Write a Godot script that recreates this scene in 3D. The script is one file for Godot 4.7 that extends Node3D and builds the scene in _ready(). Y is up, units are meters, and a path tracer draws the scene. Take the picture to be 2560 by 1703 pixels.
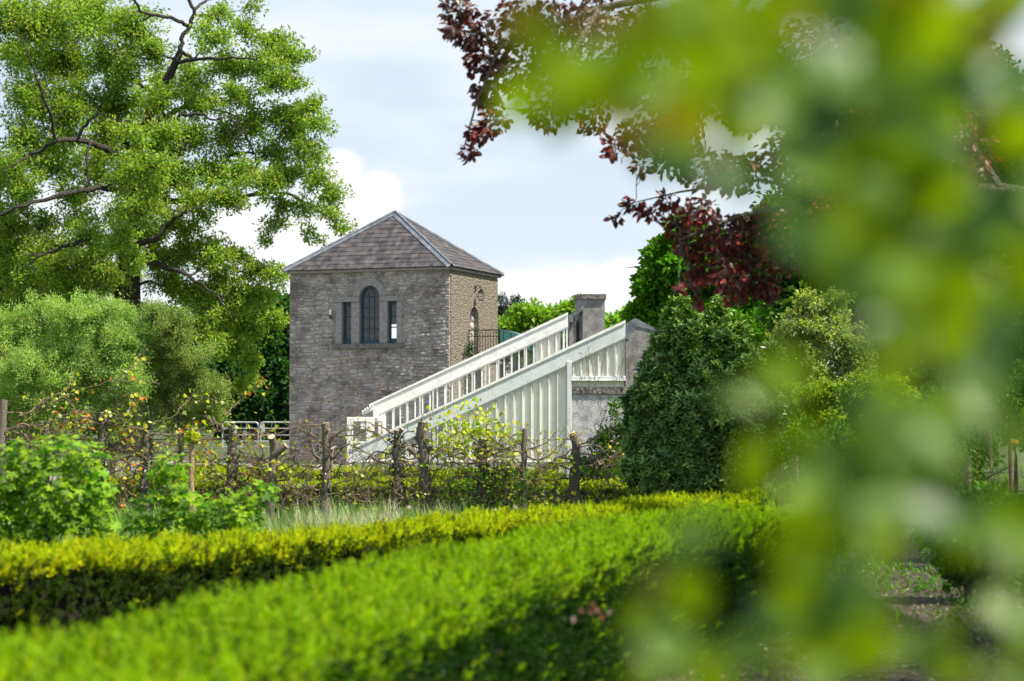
extends Node3D

# ------------------------------------------------------------------ helpers
const F := 4967.0
var cam_basis := Basis()
var cam_pos := Vector3(0, 1.5, 0)
var rng := RandomNumberGenerator.new()
var names_used := {}
var M := {}


func L(r: float, g: float, b: float) -> Color:
	return Color(r, g, b).linear_to_srgb()


# a photograph position and a distance along -z become a place in the world
func P(px: float, py: float, d: float) -> Vector3:
	var v := cam_basis * Vector3((px - 1280.0) / F, -(py - 851.5) / F, -1.0)
	return cam_pos + v * (d / -v.z)


func rf(a: float, b: float) -> float:
	return rng.randf_range(a, b)


func rdir() -> Vector3:
	var z := rf(-1, 1)
	var t := rf(0, TAU)
	var r := sqrt(1 - z * z)
	return Vector3(r * cos(t), z, r * sin(t))


class MB:
	var v := PackedVector3Array()
	var n := PackedVector3Array()
	var c := PackedColorArray()
	var ix := PackedInt32Array()

	func tri(a: Vector3, b: Vector3, d: Vector3, col: Color, out := Vector3.ZERO) -> void:
		var nn := (d - a).cross(b - a)
		if nn.length_squared() < 1e-18:
			return
		nn = nn.normalized()
		var s := v.size()
		if nn.dot(out) < 0:
			nn = -nn
			v.append(a); v.append(d); v.append(b)
		else:
			v.append(a); v.append(b); v.append(d)
		for i in 3:
			n.append(nn); c.append(col); ix.append(s + i)

	func quad(a: Vector3, b: Vector3, d: Vector3, e: Vector3, col: Color, out := Vector3.ZERO) -> void:
		tri(a, b, d, col, out)
		tri(a, d, e, col, out)

	# a box with bevelled edges; x0 is the box's own frame (axes unit long)
	func box(x0: Transform3D, size: Vector3, bev := 0.0, col := Color.WHITE) -> void:
		var h := size * 0.5
		var b := minf(bev, minf(h.x, minf(h.y, h.z)) * 0.9)
		var ax := [Vector3.RIGHT, Vector3.UP, Vector3.BACK]
		for k in 3:
			for s in [-1.0, 1.0]:
				var o: Vector3 = ax[k] * s
				var p: Vector3 = ax[(k + 1) % 3]
				var q: Vector3 = ax[(k + 2) % 3]
				var ch := o * h[k]
				var pw: float = h[(k + 1) % 3] - b
				var qw: float = h[(k + 2) % 3] - b
				quad(x0 * (ch + p * pw + q * qw), x0 * (ch - p * pw + q * qw), x0 * (ch - p * pw - q * qw), x0 * (ch + p * pw - q * qw), col, x0.basis * o)
		if b <= 0.0:
			return
		for k in 3:
			var p: Vector3 = ax[(k + 1) % 3]
			var q: Vector3 = ax[(k + 2) % 3]
			var r: Vector3 = ax[k] * (h[k] - b)
			for s in [-1.0, 1.0]:
				for t in [-1.0, 1.0]:
					var e1: Vector3 = p * s * h[(k + 1) % 3] + q * t * (h[(k + 2) % 3] - b)
					var e2: Vector3 = p * s * (h[(k + 1) % 3] - b) + q * t * h[(k + 2) % 3]
					quad(x0 * (e1 + r), x0 * (e1 - r), x0 * (e2 - r), x0 * (e2 + r), col, x0.basis * (p * s + q * t))
		for sx in [-1.0, 1.0]:
			for sy in [-1.0, 1.0]:
				for sz in [-1.0, 1.0]:
					tri(x0 * Vector3(sx * h.x, sy * (h.y - b), sz * (h.z - b)), x0 * Vector3(sx * (h.x - b), sy * h.y, sz * (h.z - b)), x0 * Vector3(sx * (h.x - b), sy * (h.y - b), sz * h.z), col, x0.basis * Vector3(sx, sy, sz))

	func aabox(lo: Vector3, hi: Vector3, bev := 0.0, col := Color.WHITE) -> void:
		box(Transform3D(Basis(), (lo + hi) * 0.5), (hi - lo).abs(), bev, col)

	# a bar between two points with a rectangular section: w across (towards side), t along the third axis
	func bar(a: Vector3, b: Vector3, w: float, t: float, side: Vector3, col := Color.WHITE, bev := 0.0) -> void:
		var y := (b - a).normalized()
		var x := (side - y * side.dot(y)).normalized()
		var z := x.cross(y)
		box(Transform3D(Basis(x, y, z), (a + b) * 0.5), Vector3(w, a.distance_to(b), t), bev, col)

	func tube(p: Array, r: Array, sides: int, col := Color.WHITE, cap := false, rough := 0.0, rn: RandomNumberGenerator = null) -> void:
		var m := p.size()
		if m < 2:
			return
		var t0: Vector3 = (p[1] - p[0]).normalized()
		var u := t0.cross(Vector3.UP if absf(t0.y) < 0.9 else Vector3.RIGHT).normalized()
		var s := v.size()
		for i in m:
			var t: Vector3 = (p[mini(i + 1, m - 1)] - p[maxi(i - 1, 0)]).normalized()
			u = (u - t * u.dot(t)).normalized()
			var w := t.cross(u)
			for k in sides:
				var a := TAU * k / sides
				var d := u * cos(a) + w * sin(a)
				var rr: float = r[i]
				if rough > 0.0:
					rr *= 1.0 + rn.randf_range(-rough, rough)
				v.append(p[i] + d * rr); n.append(d); c.append(col)
		for i in m - 1:
			for k in sides:
				var a := s + i * sides + k
				var b := s + i * sides + (k + 1) % sides
				ix.append_array([a, a + sides, b, b, a + sides, b + sides])
		if cap:
			var t: Vector3 = (p[m - 1] - p[m - 2]).normalized()
			for k in sides:
				tri(v[s + (m - 1) * sides + k], v[s + (m - 1) * sides + (k + 1) % sides], p[m - 1], col, t)

	# a small folded leaf of two faces
	func leaf(b: Vector3, dir: Vector3, up: Vector3, ln: float, wd: float, col: Color, fold := 0.3) -> void:
		dir = dir.normalized()
		var side := dir.cross(up)
		if side.length_squared() < 1e-4:
			side = dir.cross(Vector3(0.3, 0.5, 0.8))
		side = side.normalized()
		var nr := side.cross(dir)
		var tip := b + dir * ln - nr * ln * 0.12
		var l := b + dir * ln * 0.45 + side * wd * 0.5 + nr * wd * fold
		var r := b + dir * ln * 0.45 - side * wd * 0.5 + nr * wd * fold
		tri(b, l, tip, col)
		tri(b, tip, r, col)

	func done() -> ArrayMesh:
		var a := []
		a.resize(Mesh.ARRAY_MAX)
		a[Mesh.ARRAY_VERTEX] = v
		a[Mesh.ARRAY_NORMAL] = n
		a[Mesh.ARRAY_COLOR] = c
		a[Mesh.ARRAY_INDEX] = ix
		var m := ArrayMesh.new()
		m.add_surface_from_arrays(Mesh.PRIMITIVE_TRIANGLES, a)
		return m


func numbered(parent: Node, n: String) -> String:
	var key := str(parent.get_instance_id()) + n
	var k: int = names_used.get(key, 0)
	names_used[key] = k + 1
	return n if k == 0 else "%s_%03d" % [n, k]


func thing(n: String, label: String, category: String, at := Vector3.ZERO, group := "", kind := "") -> Node3D:
	var o := Node3D.new()
	o.name = numbered(self, n)
	add_child(o)
	o.position = at
	o.set_meta("label", label)
	o.set_meta("category", category)
	if group:
		o.set_meta("group", group)
	if kind:
		o.set_meta("kind", kind)
	return o


# mesh given in world places (off = true) or in the parent's own frame
func part(parent: Node3D, n: String, mesh: Mesh, mat: Material, off := true, kind := "") -> MeshInstance3D:
	var o := MeshInstance3D.new()
	o.name = numbered(parent, n)
	o.mesh = mesh
	o.material_override = mat
	parent.add_child(o)
	if off and parent != self:
		o.position = -parent.position if parent.get_parent() == self else Vector3.ZERO
	if kind:
		o.set_meta("kind", kind)
	return o


func stuff(parent: Node3D, n: String, mesh: Mesh, mat: Material, xf: Array, cols: Array, off := true) -> MultiMeshInstance3D:
	var mm := MultiMesh.new()
	mm.transform_format = MultiMesh.TRANSFORM_3D
	mm.use_colors = true
	mm.mesh = mesh
	mm.instance_count = xf.size()
	for i in xf.size():
		mm.set_instance_transform(i, xf[i])
		mm.set_instance_color(i, cols[i])
	var o := MultiMeshInstance3D.new()
	o.name = numbered(parent, n)
	o.multimesh = mm
	o.material_override = mat
	parent.add_child(o)
	if off and parent != self:
		o.position = -parent.position
	o.set_meta("kind", "stuff")
	return o


func structure(n: String, mesh: Mesh, mat: Material, label: String, category := "ground") -> MeshInstance3D:
	var o := part(self, n, mesh, mat)
	o.set_meta("kind", "structure")
	o.set_meta("label", label)
	o.set_meta("category", category)
	return o


func noise_tex(freq: float, oct: int, cols: Array, offs: Array, size := 512, sd := 1, type := FastNoiseLite.TYPE_SIMPLEX_SMOOTH) -> NoiseTexture2D:
	var f := FastNoiseLite.new()
	f.noise_type = type
	f.frequency = freq
	f.fractal_octaves = oct
	f.seed = sd
	if type == FastNoiseLite.TYPE_CELLULAR:
		f.cellular_return_type = FastNoiseLite.RETURN_DISTANCE
	var g := Gradient.new()
	var pc := PackedColorArray()
	for x in cols:
		pc.append(x)
	g.colors = pc
	g.offsets = PackedFloat32Array(offs)
	var t := NoiseTexture2D.new()
	t.width = size
	t.height = size
	t.seamless = true
	t.noise = f
	t.color_ramp = g
	return t


func solid(c: Color, rough := 0.7, metal := 0.0) -> StandardMaterial3D:
	var m := StandardMaterial3D.new()
	m.albedo_color = c
	m.roughness = rough
	m.metallic = metal
	m.vertex_color_use_as_albedo = true
	return m


func textured(t: Texture2D, scale: float, rough: float, height: Texture2D = null, hs := 1.0, detail: Texture2D = null, ds := 1.0) -> StandardMaterial3D:
	var m := StandardMaterial3D.new()
	m.albedo_texture = t
	m.vertex_color_use_as_albedo = true
	m.roughness = rough
	m.uv1_triplanar = true
	m.uv1_world_triplanar = true
	m.uv1_scale = Vector3.ONE * scale
	if height:
		m.heightmap_enabled = true
		m.heightmap_texture = height
		m.heightmap_scale = hs
	if detail:
		m.detail_enabled = true
		m.detail_blend_mode = BaseMaterial3D.BLEND_MODE_MUL
		m.detail_albedo = detail
		m.detail_uv_layer = BaseMaterial3D.DETAIL_UV_2
		m.uv2_triplanar = true
		m.uv2_world_triplanar = true
		m.uv2_scale = Vector3.ONE * ds
	return m


func leaf_mat(rough: float, back: Color, spec := 0.5) -> StandardMaterial3D:
	var m := StandardMaterial3D.new()
	m.vertex_color_use_as_albedo = true
	m.roughness = rough
	m.metallic_specular = spec
	m.backlight_enabled = true
	m.backlight = back
	m.cull_mode = BaseMaterial3D.CULL_DISABLED
	return m


func basis_along(y: Vector3, spin: float) -> Basis:
	y = y.normalized()
	var x := y.cross(Vector3(0.31, 0.2, 0.93)).normalized()
	return Basis(x, y, x.cross(y)).rotated(y, spin)


# ------------------------------------------------------------------ small plant meshes
# a tuft of n folded leaves on short twigs round the origin
func cluster(n: int, spread: float, ln: float, wd: float, var_col := 0.25, flat := 0.3) -> ArrayMesh:
	var b := MB.new()
	for i in n:
		var d := rdir()
		d.y = d.y * 0.8 + 0.1
		var at := d * spread * pow(rf(0, 1), 0.5)
		var s := rf(0.7, 1.25)
		var k := 1.0 + rf(-var_col, var_col)
		var up := (Vector3.UP * (1.0 - flat) + rdir()).normalized()
		b.leaf(at, (d + rdir() * 0.8), up, ln * s, wd * s, Color(k, k, k * rf(0.8, 1.1)))
	return b.done()


# an upright shoot along +y with small leaves all round
func shoot(n: int, h: float, ln: float, wd: float, lean := 0.9) -> ArrayMesh:
	var b := MB.new()
	for i in n:
		var t := float(i) / n
		var a := i * 2.4 + rf(-0.4, 0.4)
		var d := Vector3(cos(a), lean * (0.4 + t), sin(a))
		var k := rf(0.8, 1.2)
		var s := (1.15 - 0.5 * t) * rf(0.8, 1.2)
		b.leaf(Vector3(0, h * t, 0), d, Vector3.UP + rdir() * 0.3, ln * s, wd * s, Color(k, k, k))
	return b.done()


func grass_tuft(n: int, h: float, w: float, spread: float, bend: float) -> ArrayMesh:
	var b := MB.new()
	for i in n:
		var p := Vector3(rf(-1, 1), 0, rf(-1, 1)) * spread
		var a := rf(0, TAU)
		var d := Vector3(cos(a), 0, sin(a))
		var s := Vector3(-d.z, 0, d.x) * w * rf(0.7, 1.3)
		var hh := h * rf(0.5, 1.15)
		var be := bend * rf(0.3, 1.5) * hh
		var p1 := p + Vector3(0, hh * 0.55, 0) + d * be * 0.3
		var p2 := p + Vector3(0, hh * 0.95, 0) + d * be
		var k := rf(0.75, 1.25)
		var col := Color(k, k, k)
		b.quad(p - s, p + s, p1 + s * 0.8, p1 - s * 0.8, col)
		b.tri(p1 - s * 0.8, p1 + s * 0.8, p2, col)
	return b.done()


# a blade with a round, heart-shaped or pointed outline, dished along its midrib; base at the origin, along +y, face +z
func blade(ln: float, wd: float, peak: float, dish: float, droop: float, nl := 7, col := Color.WHITE) -> ArrayMesh:
	var b := MB.new()
	var rows := []
	for i in nl + 1:
		var t := float(i) / nl
		var w := wd * 0.5 * pow(sin(PI * pow(t, peak)), 0.75) if i > 0 and i < nl else 0.0
		var row := []
		for k in 5:
			var x := (k - 2) / 2.0
			row.append(Vector3(w * x, ln * t, absf(x) * w * dish - droop * ln * t * t + sin(t * 9.0 + k) * 0.012 * ln * absf(x)))
		rows.append(row)
	for i in nl:
		for k in 4:
			b.quad(rows[i][k], rows[i][k + 1], rows[i + 1][k + 1], rows[i + 1][k], col)
	return b.done()


# a lobed, maple-like leaf (currant)
func lobed(r: float, lobes: int, cup: float) -> ArrayMesh:
	var b := MB.new()
	var pts := []
	var n := lobes * 4
	for i in n + 1:
		var a := -2.6 + 5.2 * i / n
		var f := 0.72 + 0.28 * cos((a) * lobes / 5.2 * TAU)
		f *= 1.0 - 0.18 * absf(a) / 2.6
		pts.append(Vector3(sin(a) * r * f, cos(a) * r * f + r * 0.3, cup * r * pow(f, 2) * (0.6 + 0.4 * sin(a * 3.0))))
	for i in n:
		b.tri(Vector3(0, r * 0.15, 0), pts[i], pts[i + 1], Color.WHITE)
	return b.done()


# ------------------------------------------------------------------ trees
func nearest_on(skel: Array, q: Vector3) -> Dictionary:
	var best := 1e9
	var out := {}
	for s in skel:
		var pts: Array = s.p
		for i in pts.size() - 1:
			var c := Geometry3D.get_closest_point_to_segment(q, pts[i], pts[i + 1])
			# a branch leaves a limb below where it goes
			var d := c.distance_to(q) + maxf(0.0, c.y - q.y) * 0.6
			if d < best:
				best = d
				out = {"at": c, "r": lerpf(s.r[i], s.r[i + 1], 0.5)}
	return out


func wander(a: Vector3, b: Vector3, n: int, jit: float, sag := 0.0) -> Array:
	var out := [a]
	var ln := a.distance_to(b)
	for i in range(1, n):
		var t := float(i) / n
		out.append(a.lerp(b, t) + rdir() * ln * jit + Vector3.UP * sag * ln * sin(t * PI))
	out.append(b)
	return out


func taper(r0: float, r1: float, n: int) -> Array:
	var out := []
	for i in n + 1:
		out.append(lerpf(r0, r1, float(i) / n))
	return out


# skel: [{p, r}] trunk first then limbs, in world places. lobes: [centre, radius, how many tufts]
func grow(t: Node3D, skel: Array, lobes: Array, tufts: Array, lmat: Material, bmat: Material, tint: Callable, twig_r := 0.02, flat_lobes := 0.8, sides := 6, big := 1.0) -> void:
	for i in skel.size():
		var b := MB.new()
		b.tube(skel[i].p, skel[i].r, 10 if i == 0 else 7, Color.WHITE, true, 0.06, rng)
		part(t, "trunk" if i == 0 else "limb", b.done(), bmat)
	var br := MB.new()
	# thin ends carry every limb on
	for i in range(1, skel.size()):
		var lp: Array = skel[i].p
		var lr: float = skel[i].r[-1]
		var dir: Vector3 = (lp[-1] - lp[-2]).normalized()
		for k in 3:
			var goal: Vector3 = lp[-1] + (dir + rdir() * 0.75).normalized() * (0.3 + lr * 16.0) * rf(0.7, 1.2)
			br.tube(wander(lp[-1], goal, 5, 0.09), taper(lr * 0.75, lr * 0.12, 5), 5)
	var xf := []
	var cols := []
	for k in tufts.size():
		xf.append([]); cols.append([])
	var sk := skel.duplicate()
	for l in lobes:
		var c: Vector3 = l[0]
		var r: float = l[1]
		var from := nearest_on(sk, c)
		var ln: float = from.at.distance_to(c)
		var r0 := minf(from.r * 0.6, 0.02 + 0.022 * (ln + r))
		var pts := wander(from.at, c, 5, 0.07, 0.05)
		var rr := taper(r0, twig_r * 1.6, 5)
		br.tube(pts, rr, sides)
		var own := {"p": pts, "r": rr}
		if ln > r * 0.8:
			sk.append(own)
		var n: int = l[2]
		var twigs := maxi(4, int(n / 7.0))
		var per := int(ceil(float(n) / twigs))
		for i in twigs:
			var q := rdir() * pow(rf(0.02, 1.6), 0.45)
			q.y *= flat_lobes
			var goal := c + q * r
			var st := nearest_on([own], goal)
			var s0: Vector3 = st.at
			if rf(0, 1) < 0.4:
				s0 = pts[4].lerp(pts[5], rf(0, 1))
			var tw := wander(s0, goal, 4, 0.09, 0.04)
			br.tube(tw, taper(twig_r, twig_r * 0.35, 4), 3)
			for k in per:
				var f := 1.0 - pow(rf(0, 1), 1.6) * 0.75
				var seg := minf(f * 4.0, 3.999)
				var at: Vector3 = (tw[int(seg)] as Vector3).lerp(tw[int(seg) + 1], seg - int(seg)) + rdir() * r * 0.13
				var which := rng.randi_range(0, tufts.size() - 1)
				var sc := rf(0.75, 1.3) * big
				xf[which].append(Transform3D(Basis(Vector3.UP, rf(0, TAU)).rotated(Vector3.RIGHT, rf(-0.5, 0.5)).scaled(Vector3.ONE * sc), at))
				cols[which].append(tint.call(at))
	part(t, "branches", br.done(), bmat, true, "stuff")
	for k in tufts.size():
		if xf[k].size():
			stuff(t, "foliage", tufts[k], lmat, xf[k], cols[k])


func lobes_px(list: Array, d: float, dens: float, dz := 0.25) -> Array:
	var out := []
	for e in list:
		var r: float = e[2] / F * d
		var dd: float = d + rf(-1, 1) * dz * r * 2.0 + (e[4] if e.size() > 4 else 0.0)
		var k: float = e[3] if e.size() > 3 else 1.0
		out.append([P(e[0], e[1], dd), r, int(e[2] * e[2] * dens * k)])
	return out


func pts_px(list: Array, d: float) -> Dictionary:
	var p := []
	var r := []
	for e in list:
		p.append(P(e[0], e[1], d + (e[3] if e.size() > 3 else 0.0)))
		r.append(e[2])
	return {"p": p, "r": r}


func vary(base: Color, a: float, warm := 0.15) -> Color:
	var k := 1.0 + rf(-a, a)
	var w := rf(-warm, warm)
	return Color(base.r * k * (1.0 + w), base.g * k, base.b * k * (1.0 - w))


# ------------------------------------------------------------------ the scene
func _ready() -> void:
	rng.seed = 20240517
	var cam := Camera3D.new()
	cam.name = "camera"
	var pitch := atan((1040.0 - 851.5) / F)
	cam_basis = Basis(Vector3.RIGHT, pitch)
	cam.transform = Transform3D(cam_basis, cam_pos)
	var ca := CameraAttributesPhysical.new()
	ca.frustum_focal_length = 70.0
	ca.frustum_focus_distance = 38.0
	ca.frustum_near = 0.05
	ca.frustum_far = 2000.0
	ca.exposure_aperture = 2.5
	cam.attributes = ca
	cam.near = 0.05
	cam.far = 2000.0
	cam.fov = rad_to_deg(2.0 * atan(851.5 / F))
	add_child(cam)
	cam.current = true
	var we := WorldEnvironment.new()
	we.name = "environment"
	var e := Environment.new()
	e.background_mode = Environment.BG_SKY
	var sky := Sky.new()
	var psm := PanoramaSkyMaterial.new()
	psm.panorama = ImageTexture.create_from_image(sky_image())
	sky.sky_material = psm
	e.sky = sky
	e.background_energy_multiplier = 1.0
	e.tonemap_mode = Environment.TONE_MAPPER_LINEAR
	e.tonemap_exposure = 2.05
	e.sdfgi_enabled = true
	e.ssao_enabled = true
	e.ssil_enabled = true
	we.environment = e
	add_child(we)
	var sun := DirectionalLight3D.new()
	sun.name = "sun"
	sun.light_energy = 1.55
	sun.light_color = Color(1.0, 0.96, 0.89)
	sun.light_angular_distance = 0.6
	sun.shadow_enabled = true
	var to_sun := Vector3(0.62, 1.0, 0.25).normalized()
	add_child(sun)
	sun.look_at_from_position(Vector3.ZERO, -to_sun)
	materials()
	build_ground()
	build_tower()
	build_glasshouse()
	build_yard()
	build_far_trees()
	build_oaks()
	build_shrubs()
	build_beech()
	build_hedges()
	build_pleached_row()
	build_bed()
	build_foreground()


# ------------------------------------------------------------------ sky
var sky_noise := FastNoiseLite.new()
var puff_noise := FastNoiseLite.new()
var puffs := []


func sky_at(d: Vector3) -> Color:
	var y := maxf(d.y, 0.0)
	var blue := Color(0.345, 0.42, 0.49).lerp(Color(0.20, 0.29, 0.45), pow(y, 0.85))
	blue = blue.lerp(Color(0.445, 0.47, 0.495), exp(-y * 9.0))
	# thin high cloud
	var q := d / (y + 0.22)
	var c := sky_noise.get_noise_3d(q.x * 60.0, 11.0, q.z * 95.0)
	var c2 := puff_noise.get_noise_3d(q.x * 210.0, 3.0, q.z * 260.0)
	var k := smoothstep(-0.12, 0.34, c + c2 * 0.2)
	var col := blue.lerp(Color(0.485, 0.503, 0.522), k * 0.92)
	# heaped cloud low over the horizon all round
	var h := puff_noise.get_noise_3d(d.x * 150.0, d.y * 420.0, d.z * 150.0)
	var f := sky_noise.get_noise_3d(d.x * 900.0, d.y * 1500.0, d.z * 900.0)
	var bank := smoothstep(0.0, 0.22, h + f * 0.16 - (d.y - 0.055) * 3.2)
	var lit := 0.51 + 0.045 * clampf(f * 2.0 + 0.4, 0.0, 1.0)
	col = col.lerp(Color(lit, lit * 1.003, lit * 1.012), bank * 0.9)
	for p in puffs:
		var v: Vector3 = p[0]
		if d.dot(v) > 0.985:
			var dx := d - v
			var rr: float = p[1]
			var dist := sqrt(pow(Vector2(dx.x, dx.z).length() / (rr * p[2]), 2) + pow(dx.y / rr, 2))
			var edge := dist - f * 0.55 - h * 0.25
			var inside := 1.0 - smoothstep(0.72, 1.0, edge)
			var tone := clampf(0.52 + 0.035 * (dx.y / rr) + f * 0.07, 0.455, 0.56)
			col = col.lerp(Color(tone * 0.992, tone * 0.996, tone), inside)
	return col


func sky_image() -> Image:
	sky_noise.seed = 8
	sky_noise.frequency = 0.012
	sky_noise.fractal_octaves = 5
	puff_noise.seed = 31
	puff_noise.frequency = 0.012
	puff_noise.fractal_octaves = 4
	for e in [[852, 432, 62, 1.0], [925, 478, 52, 1.7], [890, 520, 85, 1.8], [780, 600, 110, 1.5], [640, 640, 130, 1.8], [600, 570, 80, 1.5], [1500, 730, 70, 2.0], [1380, 760, 70, 2.0], [1560, 690, 60, 1.3]]:
		puffs.append([(P(e[0], e[1], 100.0) - cam_pos).normalized(), e[2] / F, e[3]])
	for i in 26:
		var a := i * TAU / 26.0 + 0.13
		if absf(wrapf(a, -PI, PI)) < 0.4:
			continue
		var el := rf(0.05, 0.3)
		puffs.append([Vector3(sin(a) * cos(el), sin(el), -cos(a) * cos(el)), rf(0.015, 0.05), rf(1.3, 2.4)])
	var w := 640
	var h := 320
	var im := Image.create(w, h, false, Image.FORMAT_RGB8)
	for y in h:
		var el := (0.5 - (y + 0.5) / h) * PI
		for x in w:
			var az := (x + 0.5) / w * TAU
			var c := Color(0.20, 0.24, 0.12)
			if el > -0.02:
				c = sky_at(Vector3(sin(az) * cos(el), sin(el), -cos(az) * cos(el)))
			im.set_pixel(x, y, c.linear_to_srgb())
	var W := 3072
	im.resize(W, W / 2, Image.INTERPOLATE_CUBIC)
	# the same sky again, sampled finely where it is seen from near by
	for y in range(W / 4 - 205, W / 4 + 6):
		var el := (0.5 - (y + 0.5) / (W / 2.0)) * PI
		for x in range(-150, 150):
			var az := (x + 0.5) / W * TAU
			im.set_pixel(posmod(x, W), y, sky_at(Vector3(sin(az) * cos(el), sin(el), -cos(az) * cos(el))).linear_to_srgb())
	return im


# ------------------------------------------------------------------ materials
func materials() -> void:
	var speck := noise_tex(0.09, 4, [Color(0.35, 0.35, 0.35), Color(0.75, 0.75, 0.75), Color(1, 1, 1)], [0.0, 0.5, 1.0], 512, 3)
	var rough_h := noise_tex(0.045, 5, [Color.BLACK, Color.WHITE], [0.25, 0.75], 512, 4)
	var pebble_h := noise_tex(0.11, 2, [Color.WHITE, Color(0.4, 0.4, 0.4), Color.BLACK], [0.0, 0.5, 1.0], 512, 5, FastNoiseLite.TYPE_CELLULAR)
	var blotch := noise_tex(0.02, 5, [Color(0.52, 0.52, 0.53), Color(0.86, 0.86, 0.85), Color(1, 1, 1)], [0.2, 0.5, 0.8], 512, 6)
	var fine_blotch := noise_tex(0.03, 5, [Color(0.6, 0.59, 0.58), Color(0.84, 0.83, 0.82), Color(1, 1, 1)], [0.2, 0.5, 0.8], 512, 61)
	var soft_blotch := noise_tex(0.02, 4, [Color(0.78, 0.78, 0.78), Color(0.9, 0.9, 0.9), Color(1, 1, 1)], [0.2, 0.5, 0.8], 512, 62)
	var wall_stain := noise_tex(0.016, 6, [Color(0.60, 0.58, 0.57), Color(0.86, 0.85, 0.84), Color(0.98, 0.97, 0.95)], [0.18, 0.5, 0.85], 512, 63)
	M.mortar = textured(noise_tex(0.03, 5, [L(0.23, 0.22, 0.20), L(0.41, 0.395, 0.365), L(0.56, 0.545, 0.51)], [0.2, 0.5, 0.8], 512, 7), 0.7, 0.95, rough_h, 3.0, wall_stain, 0.16)
	M.harling = textured(noise_tex(0.03, 5, [L(0.23, 0.195, 0.14), L(0.44, 0.39, 0.285), L(0.56, 0.51, 0.40)], [0.2, 0.5, 0.8], 512, 8), 0.6, 0.95, rough_h, 5.0, speck, 2.2)
	M.stones = []
	for k in [L(0.27, 0.25, 0.22), L(0.21, 0.19, 0.165), L(0.32, 0.295, 0.25), L(0.24, 0.215, 0.175), L(0.37, 0.35, 0.31), L(0.18, 0.165, 0.15), L(0.28, 0.235, 0.185), L(0.255, 0.245, 0.23)]:
		var m := textured(fine_blotch, 1.6, 0.92, rough_h, 2.0, wall_stain, 0.16)
		m.albedo_color = Color(minf(k.r * 1.72, 1.0), minf(k.g * 1.74, 1.0), minf(k.b * 1.82, 1.0))
		M.stones.append(m)
	M.ashlar = textured(noise_tex(0.03, 4, [L(0.38, 0.365, 0.34), L(0.54, 0.52, 0.49), L(0.64, 0.62, 0.59)], [0.2, 0.5, 0.8], 512, 9), 0.5, 0.9, rough_h, 0.6, speck, 4.0)
	M.ashlar_dark = textured(noise_tex(0.03, 4, [L(0.17, 0.16, 0.145), L(0.30, 0.28, 0.25), L(0.42, 0.39, 0.35)], [0.2, 0.5, 0.8], 512, 10), 0.5, 0.9, rough_h, 0.6, speck, 4.0)
	M.slate = textured(noise_tex(0.02, 5, [Color(0.45, 0.43, 0.42), Color(0.8, 0.78, 0.78), Color(1.0, 0.97, 0.95)], [0.25, 0.5, 0.75], 512, 11), 0.28, 0.6, rough_h, 0.3, speck, 2.0)
	M.lead = textured(noise_tex(0.02, 4, [L(0.085, 0.095, 0.115), L(0.14, 0.155, 0.185), L(0.20, 0.22, 0.25)], [0.2, 0.5, 0.8], 256, 12), 0.6, 0.5)
	M.lead.metallic = 0.1
	M.teal = solid(L(0.010, 0.055, 0.075), 0.4)
	M.glass = StandardMaterial3D.new()
	M.glass.albedo_color = Color(0.9, 0.95, 0.95, 0.05)
	M.glass.transparency = BaseMaterial3D.TRANSPARENCY_ALPHA
	M.glass.roughness = 0.03
	M.inside = solid(L(0.22, 0.19, 0.15), 0.9)
	M.white = textured(noise_tex(0.012, 5, [L(0.76, 0.755, 0.73), L(0.82, 0.82, 0.80), L(0.85, 0.85, 0.835)], [0.15, 0.45, 0.8], 512, 13), 0.35, 0.5, null, 1.0, noise_tex(0.035, 5, [Color(0.93, 0.925, 0.90), Color(0.98, 0.98, 0.965), Color(1, 1, 1)], [0.2, 0.45, 0.75], 512, 71), 0.25)
	M.pale_blue = textured(noise_tex(0.012, 5, [L(0.56, 0.595, 0.595), L(0.62, 0.655, 0.655), L(0.66, 0.69, 0.69)], [0.12, 0.42, 0.8], 512, 14), 0.35, 0.5, null, 1.0, noise_tex(0.05, 4, [Color(0.7, 0.7, 0.66), Color(1, 1, 1), Color(1, 1, 1)], [0.14, 0.26, 1.0], 512, 15), 0.7)
	M.cream = textured(noise_tex(0.02, 4, [L(0.80, 0.75, 0.62), L(0.86, 0.82, 0.71), L(0.88, 0.86, 0.77)], [0.2, 0.5, 0.8], 256, 16), 0.5, 0.7)
	M.roughcast = textured(noise_tex(0.10, 3, [L(0.13, 0.125, 0.12), L(0.26, 0.25, 0.24), L(0.37, 0.36, 0.355), L(0.46, 0.45, 0.45)], [0.3, 0.44, 0.58, 0.75], 512, 17), 1.3, 0.95, rough_h, 1.0, soft_blotch, 0.3)
	M.roughcast_pale = textured(noise_tex(0.10, 3, [L(0.22, 0.22, 0.23), L(0.44, 0.44, 0.46), L(0.60, 0.60, 0.625), L(0.68, 0.68, 0.70)], [0.26, 0.4, 0.55, 0.75], 512, 18), 1.3, 0.95, rough_h, 1.0, soft_blotch, 0.4)
	M.iron = solid(L(0.02, 0.03, 0.032), 0.6)
	M.green_tin = solid(L(0.035, 0.13, 0.12), 0.45)
	M.galv = solid(L(0.50, 0.52, 0.53), 0.4, 0.3)
	M.bark = textured(noise_tex(0.03, 5, [L(0.05, 0.042, 0.032), L(0.12, 0.10, 0.075), L(0.21, 0.185, 0.145)], [0.25, 0.5, 0.8], 512, 19), 1.2, 0.95, rough_h, 3.0)
	M.oak_bark = textured(noise_tex(0.03, 5, [L(0.018, 0.016, 0.012), L(0.040, 0.034, 0.025), L(0.075, 0.064, 0.048)], [0.25, 0.5, 0.8], 512, 20), 0.5, 0.95, rough_h, 6.0)
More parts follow.
